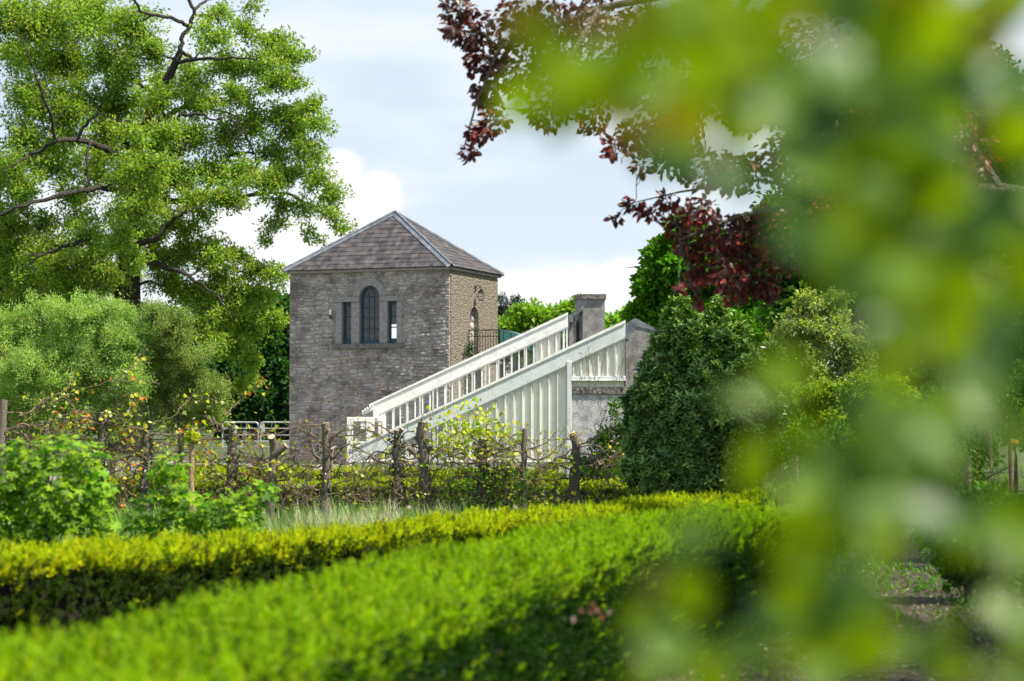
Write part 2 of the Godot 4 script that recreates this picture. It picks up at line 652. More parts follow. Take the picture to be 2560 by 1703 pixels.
	M.lime_bark = textured(noise_tex(0.04, 5, [L(0.065, 0.054, 0.04), L(0.17, 0.142, 0.108), L(0.32, 0.28, 0.22)], [0.25, 0.5, 0.8], 512, 21), 2.5, 0.9, rough_h, 1.2)
	M.twig = textured(noise_tex(0.05, 4, [L(0.06, 0.043, 0.031), L(0.155, 0.112, 0.077), L(0.32, 0.25, 0.175)], [0.2, 0.5, 0.8], 256, 22), 3.0, 0.8)
	M.cut = textured(noise_tex(0.05, 3, [L(0.42, 0.32, 0.20), L(0.62, 0.50, 0.34)], [0.3, 0.7], 256, 23), 4.0, 0.8)
	M.wood = textured(noise_tex(0.03, 4, [L(0.22, 0.14, 0.08), L(0.38, 0.26, 0.15)], [0.3, 0.7], 256, 24), 2.0, 0.8)
	M.grass_ground = textured(noise_tex(0.02, 5, [L(0.045, 0.07, 0.018), L(0.10, 0.15, 0.035), L(0.19, 0.24, 0.07)], [0.2, 0.5, 0.8], 512, 25), 0.18, 0.95, rough_h, 4.0, speck, 1.5)
	M.soil = textured(noise_tex(0.04, 5, [L(0.025, 0.017, 0.012), L(0.065, 0.047, 0.034), L(0.14, 0.105, 0.075)], [0.2, 0.5, 0.85], 512, 26), 0.9, 0.98, rough_h, 4.0)
	M.path = textured(noise_tex(0.06, 4, [L(0.16, 0.14, 0.125), L(0.26, 0.235, 0.21), L(0.36, 0.33, 0.30)], [0.2, 0.5, 0.85], 512, 27), 0.8, 0.95, pebble_h, 1.5)
	M.hedge_core = textured(noise_tex(0.06, 4, [L(0.008, 0.008, 0.004), L(0.022, 0.022, 0.010)], [0.3, 0.7], 256, 28), 1.5, 0.95, rough_h, 4.0)
	M.leaf = leaf_mat(0.5, Color(0.85, 1.0, 0.22), 0.3)
	M.leaf_pale = leaf_mat(0.55, Color(0.95, 1.0, 0.30), 0.3)
	M.leaf_gloss = leaf_mat(0.32, Color(0.35, 0.5, 0.06), 0.5)
	M.leaf_matt = leaf_mat(0.6, Color(0.8, 1.0, 0.35), 0.3)
	M.leaf_copper = leaf_mat(0.42, Color(0.8, 0.12, 0.08), 0.5)
	M.leaf_near = leaf_mat(0.4, Color(0.95, 1.0, 0.05), 0.45)
	M.petal = leaf_mat(0.7, Color(0.9, 0.7, 0.7))
	M.dry = leaf_mat(0.8, Color(0.6, 0.55, 0.4))


# ------------------------------------------------------------------ ground
func build_ground() -> void:
	var b := MB.new()
	b.quad(Vector3(-900, 0, 40), Vector3(900, 0, 40), Vector3(900, 0, -1500), Vector3(-900, 0, -1500), Color.WHITE, Vector3.UP)
	structure("ground", b.done(), M.grass_ground, "rough mown grass running back to the trees", "lawn")
	b = MB.new()
	b.quad(Vector3(-9, 0.006, 2), Vector3(14, 0.006, 2), Vector3(14, 0.006, -25.5), Vector3(-14, 0.006, -25.5), Color.WHITE, Vector3.UP)
	structure("garden_soil", b.done(), M.soil, "dark bare garden soil under the hedges and bushes", "soil")
	b = MB.new()
	b.quad(Vector3(-14, 0.008, -58.5), Vector3(7, 0.008, -58.5), Vector3(7, 0.008, -66.0), Vector3(-14, 0.008, -66.0), Color.WHITE, Vector3.UP)
	b.quad(Vector3(-14, 0.008, -45.0), Vector3(-4.2, 0.008, -45.0), Vector3(-4.2, 0.008, -58.5), Vector3(-14, 0.008, -58.5), Color.WHITE, Vector3.UP)
	structure("gravel_path", b.done(), M.path, "brownish gravel yard at the foot of the stone tower", "path")


# ------------------------------------------------------------------ the stone tower
const TA := 0.3648
var t_org := Vector3(-1.909, 0, -60.0)
var t_basis := Basis(Vector3.UP, -TA)


func front_xy(px: float, py: float) -> Vector2:
	var u := (px - 1280.0) / F
	var t := (t_org.x - 60.0 * u) / (cos(TA) + u * sin(TA))
	return Vector2(-t, P(px, py, 60.0 + t * sin(TA)).y)


func right_zy(px: float, py: float) -> Vector2:
	var u := (px - 1280.0) / F
	var t := (60.0 * u - t_org.x) / (sin(TA) - u * cos(TA))
	return Vector2(-t, P(px, py, 60.0 + t * cos(TA)).y)


func lpart(t: Node3D, n: String, mesh: Mesh, mat: Material, kind := "") -> MeshInstance3D:
	return part(t, n, mesh, mat, false, kind)


func csg_box(lo: Vector3, hi: Vector3, op: int) -> CSGBox3D:
	var c := CSGBox3D.new()
	c.size = hi - lo
	c.position = (lo + hi) * 0.5
	c.operation = op
	c.name = "block"
	return c


func rubble_block(seed_i: int) -> ArrayMesh:
	# unit stone: front face at z = 1, sides fall back to z = 0; uneven outline
	var b := MB.new()
	var r := RandomNumberGenerator.new()
	r.seed = seed_i
	var n := 8
	var o := []
	var f := []
	for i in n:
		var a := TAU * (i + 0.5) / n
		var q := Vector2(cos(a), sin(a))
		var m := maxf(absf(q.x), absf(q.y))
		q = q / m * 0.5 * r.randf_range(0.8, 1.0)
		o.append(Vector3(q.x, q.y, 0))
		f.append(Vector3(q.x * 0.82, q.y * 0.72, r.randf_range(0.55, 1.0)))
	var c := Vector3(r.randf_range(-0.1, 0.1), r.randf_range(-0.1, 0.1), r.randf_range(0.85, 1.15))
	for i in n:
		var j := (i + 1) % n
		b.quad(o[i], o[j], f[j], f[i], Color.WHITE, Vector3(o[i].x, o[i].y, 0.3))
		b.tri(f[i], f[j], c, Color.WHITE, Vector3.BACK)
	return b.done()


func build_tower() -> void:
	var t := thing("stone_tower", "square grey rubble stone tower with slate pyramid roof and three part arched window", "tower", t_org)
	t.basis = t_basis
	var W := 5.38
	var DP := 4.02
	var H := 5.93
	var wl := front_xy(837.8, 857)
	var wr := front_xy(1006, 857)
	var sill_top := front_xy(920, 859.5).y
	var lint_bot := front_xy(870, 755.5).y
	var lint_top := front_xy(870, 743.0).y
	var c0 := front_xy(898.5, 741).x
	var c1 := front_xy(948.0, 741).x
	var spring := front_xy(923, 741).y
	var ar := (c1 - c0) * 0.5
	var cx := (c0 + c1) * 0.5
	# door recess on the right-hand wall
	var d0 := right_zy(1173.6, 800)
	var d1 := right_zy(1194.7, 800)
	var dtop := right_zy(1184, 767).y
	var dz := (d0.x + d1.x) * 0.5
	var dr := absf(d1.x - d0.x) * 0.5
	var wall := CSGCombiner3D.new()
	wall.name = "wall"
	t.add_child(wall)
	wall.material_override = M.mortar
	wall.add_child(csg_box(Vector3(-W, -0.3, -DP), Vector3(0, H, 0), CSGShape3D.OPERATION_UNION))
	wall.add_child(csg_box(Vector3(-W + 0.4, 0.05, -DP + 0.4), Vector3(-0.4, H - 0.15, -0.4), CSGShape3D.OPERATION_SUBTRACTION))
	wall.add_child(csg_box(Vector3(wl.x, sill_top - 0.02, -0.6), Vector3(wr.x, lint_bot, 0.3), CSGShape3D.OPERATION_SUBTRACTION))
	wall.add_child(csg_box(Vector3(c0, sill_top, -0.6), Vector3(c1, spring, 0.3), CSGShape3D.OPERATION_SUBTRACTION))
	var cy := CSGCylinder3D.new()
	cy.name = "arch_hole"
	cy.radius = ar
	cy.height = 0.9
	cy.sides = 28
	cy.rotation.x = PI / 2
	cy.position = Vector3(cx, spring, -0.2)
	cy.operation = CSGShape3D.OPERATION_SUBTRACTION
	wall.add_child(cy)
	# openings in the far walls, which let daylight into the upper room
	wall.add_child(csg_box(Vector3(-3.8, 3.7, -DP - 0.3), Vector3(-3.3, 4.5, -DP + 0.7), CSGShape3D.OPERATION_SUBTRACTION))
	wall.add_child(csg_box(Vector3(-0.2, 2.9, d1.x), Vector3(0.3, dtop - dr, d0.x), CSGShape3D.OPERATION_SUBTRACTION))
	var cy2 := CSGCylinder3D.new()
	cy2.name = "door_arch_hole"
	cy2.radius = dr
	cy2.height = 0.5
	cy2.sides = 24
	cy2.rotation.z = PI / 2
	cy2.position = Vector3(0.05, dtop - dr, dz)
	cy2.operation = CSGShape3D.OPERATION_SUBTRACTION
	wall.add_child(cy2)
	# plaster coat on the right-hand wall, cut round the door
	var coat := CSGCombiner3D.new()
	coat.name = "lime_plaster_coat"
	t.add_child(coat)
	coat.material_override = M.harling
	coat.add_child(csg_box(Vector3(0.002, -0.2, -DP + 0.01), Vector3(0.022, H - 0.03, -0.12), CSGShape3D.OPERATION_UNION))
	coat.add_child(csg_box(Vector3(-0.2, 2.9, d1.x), Vector3(0.3, dtop - dr, d0.x), CSGShape3D.OPERATION_SUBTRACTION))
	var cy3 := cy2.duplicate()
	coat.add_child(cy3)
	coat.set_meta("label", "flaking ochre lime plaster over the side wall")
	# rubble stones, in wandering courses
	var forms := []
	for i in 14:
		forms.append(rubble_block(900 + i))
	var spots := []
	for face in 2:
		var y := 0.0
		var wid := W if face == 0 else DP
		while y < H - 0.03:
			var ch := rf(0.055, 0.125)
			if y + ch > H - 0.02:
				ch = H - 0.02 - y
			var x := -wid - rf(0.0, 0.1)
			while x < -0.01:
				var w := rf(0.10, 0.40) * rf(0.7, 1.1)
				var x0 := maxf(x, -wid)
				var x1 := minf(x + w, 0.0)
				x += w
				if x1 - x0 < 0.06:
					continue
				var yc := y + ch * 0.5 + 0.05 * sin(x0 * 1.7 + y * 2.0) + rf(-0.015, 0.015)
				var xc := (x0 + x1) * 0.5
				var hw := (x1 - x0) * 0.5
				if yc + ch * 0.5 > H:
					continue
				if face == 0:
					var block := xc + hw > wl.x - 0.02 and xc - hw < wr.x + 0.02 and yc + ch * 0.5 > sill_top - 0.17 and yc - ch * 0.5 < lint_top + 0.01
					var far := Vector2(maxf(absf(xc - cx) - hw, 0.0), yc - spring).length()
					if block or (far < ar + 0.22 and yc > lint_top - 0.1):
						continue
				else:
					if rf(0, 1) < 0.9:
						continue
					if yc > 2.7 and yc - ch < dtop + 0.1 and absf(xc - dz) < dr + hw + 0.03:
						continue
				spots.append([hw * ch, face, xc, yc, hw * 2.0 * rf(0.96, 1.08), ch * rf(0.92, 1.06), rf(0.008, 0.034)])
			y += ch
	spots.sort_custom(func(a, b): return a[0] > b[0])
	var rest := []
	for m in M.stones:
		rest.append(MB.new())
	rest.append(MB.new())
	var count := 0
	for s in spots:
		var bs := Basis(Vector3.BACK, rf(-0.06, 0.06)).scaled(Vector3(s[4], s[5], s[6] * (1.0 if s[1] == 0 else 0.9)))
		var at := Vector3(s[2], s[3], -0.003)
		if s[1] == 1:
			bs = Basis(Vector3.UP, PI / 2) * bs
			at = Vector3(0.012, s[3], s[2])
		var k := rng.randi_range(0, M.stones.size() - 1)
		var form: ArrayMesh = forms[rng.randi_range(0, forms.size() - 1)]
		if count < 296:
			var o := lpart(t, "stone", form, M.stones[k] if s[1] == 0 else M.harling)
			o.transform = Transform3D(bs, at)
			count += 1
		else:
			var arr := form.surface_get_arrays(0)
			var mb: MB = rest[k if s[1] == 0 else M.stones.size()]
			var x0 := Transform3D(bs, at)
			var nb := bs.inverse().transposed()
			var base := mb.v.size()
			for i in arr[Mesh.ARRAY_VERTEX].size():
				mb.v.append(x0 * arr[Mesh.ARRAY_VERTEX][i])
				mb.n.append((nb * arr[Mesh.ARRAY_NORMAL][i]).normalized())
				mb.c.append(Color.WHITE)
				mb.ix.append(base + i)
	for k in rest.size():
		if rest[k].v.size():
			lpart(t, "small_stones", rest[k].done(), M.stones[k] if k < M.stones.size() else M.harling, "stuff")
	# dressed stone round the window
	var px := [[837.8, 854.3], [877.5, 898.5], [948.0, 968.5], [991.0, 1006.0]]
	for i in 4:
		var a := front_xy(px[i][0], 800).x
		var bb := front_xy(px[i][1], 800).x
		var m := MB.new()
		var top := lint_bot
		m.aabox(Vector3(a + 0.002, sill_top, -0.30), Vector3(bb - 0.002, top - 0.003, 0.018), 0.012)
		lpart(t, "pilaster", m.done(), M.ashlar)
	for e in [[834.0, 898.3], [948.2, 1008.6]]:
		var a := front_xy(e[0], 750).x
		var bb := front_xy(e[1], 750).x
		var m := MB.new()
		m.aabox(Vector3(a, lint_bot, -0.32), Vector3(bb, lint_top, 0.045), 0.015)
		lpart(t, "lintel", m.done(), M.ashlar)
	var sm := MB.new()
	sm.aabox(Vector3(front_xy(834, 865).x, sill_top - 0.15, -0.34), Vector3(front_xy(1009, 865).x, sill_top, 0.085), 0.015)
	lpart(t, "sill", sm.done(), M.ashlar_dark)
	for i in 7:
		var m := MB.new()
		var a0 := PI * i / 7.0 + 0.006
		var a1 := PI * (i + 1) / 7.0 - 0.006
		var ro := ar + 0.225
		for k in 4:
			var b0 := lerpf(a0, a1, k / 4.0)
			var b1 := lerpf(a0, a1, (k + 1) / 4.0)
			var q := [Vector3(cos(b0), sin(b0), 0), Vector3(cos(b1), sin(b1), 0)]
			var cc := Vector3(cx, spring, 0)
			var zf := Vector3(0, 0, 0.02)
			var zb := Vector3(0, 0, -0.28)
			m.quad(cc + q[0] * ar + zf, cc + q[1] * ar + zf, cc + q[1] * ro + zf, cc + q[0] * ro + zf, Color.WHITE, Vector3.BACK)
			m.quad(cc + q[0] * (ar - 0.003) + zf, cc + q[1] * (ar - 0.003) + zf, cc + q[1] * (ar - 0.003) + zb, cc + q[0] * (ar - 0.003) + zb, Color.WHITE, -q[0])
			m.quad(cc + q[0] * ro + zf, cc + q[1] * ro + zf, cc + q[1] * ro + zb, cc + q[0] * ro + zb, Color.WHITE, q[0])
		lpart(t, "arch_stone", m.done(), M.ashlar)
	# windows
	for e in [[854.3, 877.5], [968.5, 991.0]]:
		var a := front_xy(e[0], 800).x
		var bb := front_xy(e[1], 800).x
		var fr := MB.new()
		var fw := 0.05
		var z0 := -0.2
		var z1 := -0.13
		fr.aabox(Vector3(a, sill_top, z0), Vector3(a + fw, lint_bot, z1), 0.006)
		fr.aabox(Vector3(bb - fw, sill_top, z0), Vector3(bb, lint_bot, z1), 0.006)
		fr.aabox(Vector3(a + fw, lint_bot - 0.11, z0), Vector3(bb - fw, lint_bot, z1), 0.006)
		fr.aabox(Vector3(a + fw, sill_top + 0.001, z0), Vector3(bb - fw, sill_top + 0.16, z1 + 0.015), 0.006)
		var w := lpart(t, "window", fr.done(), M.teal)
		w.set_meta("label", "narrow teal sash window beside the arched one")
		var y0 := sill_top + 0.16
		var y1 := lint_bot - 0.11
		for k in 3:
			var pn := MB.new()
			var ya := lerpf(y0, y1, k / 3.0)
			var yb := lerpf(y0, y1, (k + 1) / 3.0)
			pn.quad(Vector3(a + fw, ya, -0.165), Vector3(bb - fw, ya, -0.165), Vector3(bb - fw, yb, -0.165), Vector3(a + fw, yb, -0.165), Color.WHITE, Vector3.BACK)
			part(w, "pane", pn.done(), M.glass, false)
			if k > 0:
				var gb := MB.new()
				gb.aabox(Vector3(a + fw, ya - 0.016, -0.19), Vector3(bb - fw, ya + 0.016, -0.14), 0.004)
				part(w, "glazing_bar", gb.done(), M.teal, false)
	var fr := MB.new()
	var z0 := -0.2
	var z1 := -0.12
	fr.aabox(Vector3(c0, sill_top, z0), Vector3(c0 + 0.06, spring, z1), 0.006)
	fr.aabox(Vector3(c1 - 0.05, sill_top, z0), Vector3(c1, spring, z1), 0.006)
	fr.aabox(Vector3(c0 + 0.06, sill_top + 0.001, z0), Vector3(c1 - 0.05, sill_top + 0.13, z1 + 0.015), 0.006)
	for k in 16:
		var b0 := PI * k / 16.0
		var b1 := PI * (k + 1) / 16.0
		for r in [ar, ar - 0.07]:
			fr.quad(Vector3(cx + cos(b0) * r, spring + sin(b0) * r, z0), Vector3(cx + cos(b1) * r, spring + sin(b1) * r, z0), Vector3(cx + cos(b1) * r, spring + sin(b1) * r, z1), Vector3(cx + cos(b0) * r, spring + sin(b0) * r, z1), Color.WHITE, Vector3(cos(b0), sin(b0), 0) * (1.0 if r == ar else -1.0))
		fr.quad(Vector3(cx + cos(b0) * ar, spring + sin(b0) * ar, z1), Vector3(cx + cos(b1) * ar, spring + sin(b1) * ar, z1), Vector3(cx + cos(b1) * (ar - 0.07), spring + sin(b1) * (ar - 0.07), z1), Vector3(cx + cos(b0) * (ar - 0.07), spring + sin(b0) * (ar - 0.07), z1), Color.WHITE, Vector3.BACK)
	var w := lpart(t, "window", fr.done(), M.teal)
	w.set_meta("label", "tall round headed teal sash window")
	var gx := [c0 + 0.06, 0.0, 0.0, c1 - 0.05]
	gx[1] = lerpf(gx[0], gx[3], 1 / 3.0)
	gx[2] = lerpf(gx[0], gx[3], 2 / 3.0)
	var gy := []
	for k in 5:
		gy.append(lerpf(sill_top + 0.13, spring, k / 4.0))
	for k in 4:
		for j in 3:
			var pn := MB.new()
			pn.quad(Vector3(gx[j], gy[k], -0.165), Vector3(gx[j + 1], gy[k], -0.165), Vector3(gx[j + 1], gy[k + 1], -0.165), Vector3(gx[j], gy[k + 1], -0.165), Color.WHITE, Vector3.BACK)
			part(w, "pane", pn.done(), M.glass, false)
		if k > 0:
			var gb := MB.new()
			var g := 0.02 if k == 2 else 0.012
			gb.aabox(Vector3(gx[0], gy[k] - g, -0.188), Vector3(gx[3], gy[k] + g, -0.138), 0.004)
			part(w, "glazing_bar", gb.done(), M.teal, false)
	for j in [1, 2]:
		var gb := MB.new()
		gb.aabox(Vector3(gx[j] - 0.011, gy[0], -0.185), Vector3(gx[j] + 0.011, spring, -0.141), 0.004)
		part(w, "glazing_bar", gb.done(), M.teal, false)
	var gbs := MB.new()
	gbs.aabox(Vector3(gx[0], spring - 0.016, -0.187), Vector3(gx[3], spring + 0.016, -0.137), 0.004)
	part(w, "glazing_bar", gbs.done(), M.teal, false)
	# curved bars that cross in the round head
	for s in [-1.0, 1.0]:
		var gb := MB.new()
		var pts := []
		for k in 7:
			var f := k / 6.0
			pts.append(Vector3(cx - s * 0.10 + s * 0.2 * f * f, spring + (ar - 0.05) * sin(f * PI / 2), -0.16))
		gb.tube(pts, taper(0.012, 0.012, 6), 4)
		part(w, "glazing_bar", gb.done(), M.teal, false)
	var fan := MB.new()
	for k in 12:
		var b0 := PI * k / 12.0
		var b1 := PI * (k + 1) / 12.0
		fan.tri(Vector3(cx, spring, -0.165), Vector3(cx + cos(b0) * (ar - 0.06), spring + sin(b0) * (ar - 0.06), -0.165), Vector3(cx + cos(b1) * (ar - 0.06), spring + sin(b1) * (ar - 0.06), -0.165), Color.WHITE, Vector3.BACK)
	part(w, "pane", fan.done(), M.glass, false)
	# masonry that blocks the side door
	var bm := MB.new()
	bm.aabox(Vector3(-0.195, 2.9, d1.x + 0.002), Vector3(-0.13, dtop - 0.01, d0.x - 0.002))
	lpart(t, "door_blocking", bm.done(), M.mortar)
	for k in 9:
		var y := 2.95 + k * 0.21
		var x := d1.x
		while x < d0.x - 0.05:
			var wd := minf(rf(0.2, 0.4), d0.x - x)
			if y + 0.2 < dtop - dr * 0.6:
				var o := lpart(t, "blocking_stone", forms[rng.randi_range(0, 13)], M.stones[rng.randi_range(0, 7)])
				o.transform = Transform3D(Basis(Vector3.UP, PI / 2) * Basis().scaled(Vector3(wd * 0.96, 0.19, 0.03)), Vector3(-0.132, y + 0.1, x + wd * 0.5))
			x += wd
	# eaves course
	for e in [[Vector3(-W - 0.09, H, -0.1), Vector3(0.09, H + 0.085, 0.09)], [Vector3(-0.1, H, -DP - 0.09), Vector3(0.092, H + 0.086, -0.1)], [Vector3(-W - 0.09, H, -DP - 0.09), Vector3(-W + 0.1, H + 0.085, -0.1)], [Vector3(-W + 0.1, H, -DP - 0.09), Vector3(-0.1, H + 0.085, -DP + 0.1)]]:
		var m := MB.new()
		m.aabox(e[0], e[1], 0.012)
		lpart(t, "eaves_course", m.done(), M.ashlar)
	# roof
	var ov := 0.14
	var ey := H + 0.10
	var apex := Vector3(-W * 0.5, 7.93, -DP * 0.5)
	var cn := [Vector3(-W - ov, ey, ov), Vector3(ov, ey, ov), Vector3(ov, ey, -DP - ov), Vector3(-W - ov, ey, -DP - ov)]
	var rb := MB.new()
	for i in 4:
		rb.tri(cn[i], cn[(i + 1) % 4], apex, Color(0.16, 0.14, 0.15), Vector3.UP)
	rb.quad(cn[0], cn[1], cn[2], cn[3], Color(0.2, 0.19, 0.17), Vector3.DOWN)
	var roof := lpart(t, "roof", rb.done(), M.slate)
	for i in 2:
		var a: Vector3 = cn[i]
		var bb: Vector3 = cn[(i + 1) % 4]
		var ux := (bb - a).normalized()
		var mid := (a + bb) * 0.5
		var foot := a + ux * ux.dot(apex - a)
		var uy := (apex - foot).normalized()
		var nr := ux.cross(uy).normalized()
		var ln := apex.distance_to(foot)
		var wd := a.distance_to(bb)
		var ap := ux.dot(apex - a)
		var tri2 := PackedVector2Array([Vector2(0, 0), Vector2(wd, 0), Vector2(ap, ln)])
		var gauge := 0.225
		var rows := int(ln / gauge) + 1
		for r in rows:
			var x := -rf(0.02, 0.3)
			while x < wd:
				var sw := rf(0.26, 0.36)
				var yb := r * gauge - 0.02 + rf(-0.006, 0.006)
				var rect := PackedVector2Array([Vector2(x + 0.004, yb), Vector2(x + sw - 0.004, yb), Vector2(x + sw - 0.004, yb + gauge * 1.12), Vector2(x + 0.004, yb + gauge * 1.12)])
				x += sw
				if r == 0:
					rect[0].y = -0.03; rect[1].y = -0.03
				var clip := tri2 if r > 0 else PackedVector2Array([Vector2(-0.02, -0.035), Vector2(wd + 0.02, -0.035), Vector2(ap, ln)])
				for poly in Geometry2D.intersect_polygons(rect, clip):
					var area := 0.0
					for k in poly.size():
						area += poly[k].cross(poly[(k + 1) % poly.size()]) * 0.5
					if absf(area) < 0.006 or poly.size() < 3:
						continue
					var m := MB.new()
					var tone := rf(0.82, 1.18)
					var col := Color(0.20 * tone, 0.187 * tone, 0.19 * tone * rf(0.95, 1.08))
					if i == 1:
						col = Color(0.185 * tone, 0.168 * tone, 0.16 * tone)
					var up := []
					var lift := rf(0.0, 0.004)
					for q in poly:
						# each slate rides up on the course below at its lower edge
						var hgt := 0.010 + 0.012 * (1.0 - clampf((q.y - yb) / (gauge * 1.12), 0.0, 1.0)) + lift
						up.append(a + ux * q.x + uy * q.y + nr * hgt)
					for k in range(1, up.size() - 1):
						m.tri(up[0], up[k], up[k + 1], col, nr)
					for k in up.size():
						var k2 := (k + 1) % up.size()
						var mid2 := (poly[k] + poly[k2]) * 0.5 - Vector2(x - sw * 0.5, yb + gauge * 0.5)
						m.quad(up[k], up[k2], up[k2] - nr * 0.009, up[k] - nr * 0.009, col, ux * mid2.x + uy * mid2.y)
					part(roof, "slate", m.done(), M.slate, false)
	# lead along the hips
	for i in 4:
		var m := MB.new()
		var a: Vector3 = cn[i]
		var dir := (apex - a).normalized()
		m.tube([a - dir * 0.03 + Vector3.UP * 0.05, apex + Vector3.UP * 0.06], [0.04, 0.04], 8, Color.WHITE, true)
		for s in [0, 1]:
			var nb: Vector3 = cn[(i + (1 if s == 0 else 3)) % 4]
			var side := (nb - a).normalized()
			var across := (side - dir * side.dot(dir)).normalized()
			var nr := dir.cross(across).normalized()
			if nr.y < 0:
				nr = -nr
			var o := nr * 0.042
			var p0 := a - dir * 0.02
			m.quad(p0 + o, p0 + across * 0.14 + o, apex + across * 0.14 - dir * 0.12 + o, apex + o, Color.WHITE, nr)
			m.quad(p0 + across * 0.14 + o, apex + across * 0.14 - dir * 0.12 + o, apex + across * 0.14 - dir * 0.12, p0 + across * 0.14, Color.WHITE, across)
		part(roof, "hip_lead", m.done(), M.lead, false)

	# things fixed to the tower
	var lz := right_zy(1185, 735)
	var lan := thing("wall_lantern", "black iron lantern hung from a bracket above the blocked tower door", "lantern", t_org + t_basis * Vector3(0.02, lz.y, lz.x))
	lan.basis = t_basis
	var lm := MB.new()
	lm.aabox(Vector3(0, 0.08, -0.05), Vector3(0.03, 0.26, 0.05), 0.005)
	lm.tube([Vector3(0.02, 0.2, 0), Vector3(0.12, 0.26, 0), Vector3(0.2, 0.23, 0), Vector3(0.22, 0.16, 0)], taper(0.014, 0.012, 3), 6)
	lm.tube([Vector3(0.02, 0.1, 0), Vector3(0.1, 0.16, 0), Vector3(0.18, 0.22, 0)], taper(0.01, 0.01, 2), 5)
	lpart(lan, "bracket", lm.done(), M.iron)
	lm = MB.new()
	lm.tube([Vector3(0.22, 0.03, 0), Vector3(0.22, 0.16, 0)], [0.12, 0.015], 4, Color.WHITE, true)
	lpart(lan, "hood", lm.done(), M.iron)
	lm = MB.new()
	for s in [[-1, -1], [1, -1], [-1, 1], [1, 1]]:
		lm.bar(Vector3(0.22 + s[0] * 0.075, 0.03, s[1] * 0.075), Vector3(0.22 + s[0] * 0.055, -0.2, s[1] * 0.055), 0.016, 0.016, Vector3.RIGHT)
	lm.aabox(Vector3(0.155, -0.22, -0.065), Vector3(0.285, -0.195, 0.065), 0.004)
	lpart(lan, "cage", lm.done(), M.iron)
	lm = MB.new()
	for s in [0, 1, 2, 3]:
		var rr := Basis(Vector3.UP, s * PI / 2)
		lm.quad(Vector3(0.22, 0, 0) + rr * Vector3(-0.06, 0.03, 0.06), Vector3(0.22, 0, 0) + rr * Vector3(0.06, 0.03, 0.06), Vector3(0.22, 0, 0) + rr * Vector3(0.05, -0.19, 0.05), Vector3(0.22, 0, 0) + rr * Vector3(-0.05, -0.19, 0.05), Color.WHITE, rr * Vector3.BACK)
	lpart(lan, "glass", lm.done(), M.glass)
	var fl := front_xy(829, 786)
	var wlamp := thing("wall_lamp", "small white bulkhead lamp on a dark base left of the tower window", "lamp", t_org + t_basis * Vector3(fl.x, fl.y, 0.03))
	wlamp.basis = t_basis
	lm = MB.new()
	lm.tube([Vector3(0, -0.02, 0.08), Vector3(0, 0.02, 0.08), Vector3(0, 0.13, 0.08), Vector3(0, 0.16, 0.08)], [0.03, 0.036, 0.034, 0.01], 10, Color.WHITE, true)
	lpart(wlamp, "shade", lm.done(), solid(L(0.8, 0.8, 0.78), 0.4))
	lm = MB.new()
	lm.tube([Vector3(0, -0.02, 0.08), Vector3(0, -0.1, 0.08), Vector3(0, -0.13, 0.03), Vector3(0, -0.12, -0.03)], [0.036, 0.03, 0.025, 0.03], 8, Color.WHITE, true)
	lpart(wlamp, "base", lm.done(), M.iron)
	# landing with its railing, and the green tin side of the stair
	var rz := right_zy(1168, 830).x
	var rl := thing("landing_railing", "dark iron railing round the landing by the blocked tower door", "railing", t_org + t_basis * Vector3(0.03, 0, rz))
	rl.basis = t_basis
	var top := right_zy(1168, 826).y
	lm = MB.new()
	lm.aabox(Vector3(0, top - 1.05, -1.1), Vector3(1.06, top - 0.97, 0.03), 0.01)
	lpart(rl, "landing_slab", lm.done(), M.ashlar_dark)
	lm = MB.new()
	lm.tube([Vector3(0, top, 0), Vector3(1.02, top, 0)], [0.02, 0.02], 6)
	lpart(rl, "handrail", lm.done(), M.iron)
	lm = MB.new()
	lm.tube([Vector3(0, top - 0.2, 0), Vector3(1.02, top - 0.2, 0)], [0.012, 0.012], 6)
	lpart(rl, "rail", lm.done(), M.iron)
	lm = MB.new()
	lm.tube([Vector3(1.02, top, 0), Vector3(1.02, top, -1.0)], [0.02, 0.02], 6)
	lpart(rl, "handrail", lm.done(), M.iron)
	for k in 12:
		lm = MB.new()
		var x := 0.03 + k * 0.09
		lm.tube([Vector3(x, top - 0.98, 0), Vector3(x, top - 0.1, 0), Vector3(x, top + 0.02, 0)], [0.01, 0.01, 0.008], 5)
		lpart(rl, "baluster", lm.done(), M.iron)
	var gs := thing("stair_side", "curved dark green painted tin cheek of the stair beside the landing railing", "stair panel", t_org + t_basis * Vector3(1.1, 0, rz))
	gs.basis = t_basis
	lm = MB.new()
	var prev := []
	for k in 9:
		var f := k / 8.0
		var x := f * 0.85
		var yt := top - 0.02 - 0.02 * f - 0.34 * pow(f, 2.2)
		var cur := [Vector3(x, yt, -0.35 * f), Vector3(x, top - 0.62, -0.35 * f)]
		if k > 0:
			lm.quad(prev[0], cur[0], cur[1], prev[1], Color.WHITE, Vector3.BACK)
			lm.quad(prev[0], cur[0], cur[0] - Vector3(0, 0, 0.5), prev[0] - Vector3(0, 0, 0.5), Color.WHITE, Vector3.UP)
			lm.quad(prev[0] - Vector3(0, 0, 0.5), cur[0] - Vector3(0, 0, 0.5), cur[1] - Vector3(0, 0, 0.5), prev[1] - Vector3(0, 0, 0.5), Color.WHITE, Vector3.FORWARD)
		prev = cur
	lpart(gs, "sheet", lm.done(), M.green_tin)
	for k in 4:
		lm = MB.new()
		var f := (k + 0.5) / 4.0
		lm.bar(Vector3(f * 0.85, top - 0.62, -0.35 * f + 0.01), Vector3(f * 0.85, top - 0.04 - 0.34 * pow(f, 2.2), -0.35 * f + 0.01), 0.02, 0.012, Vector3.RIGHT)
		lpart(gs, "seam", lm.done(), M.green_tin)
	# ivy at the side of the landing
	var iv := thing("ivy", "dark green ivy creeping up the plastered wall under the landing railing", "ivy", t_org)
	var xf := []
	var cols := []
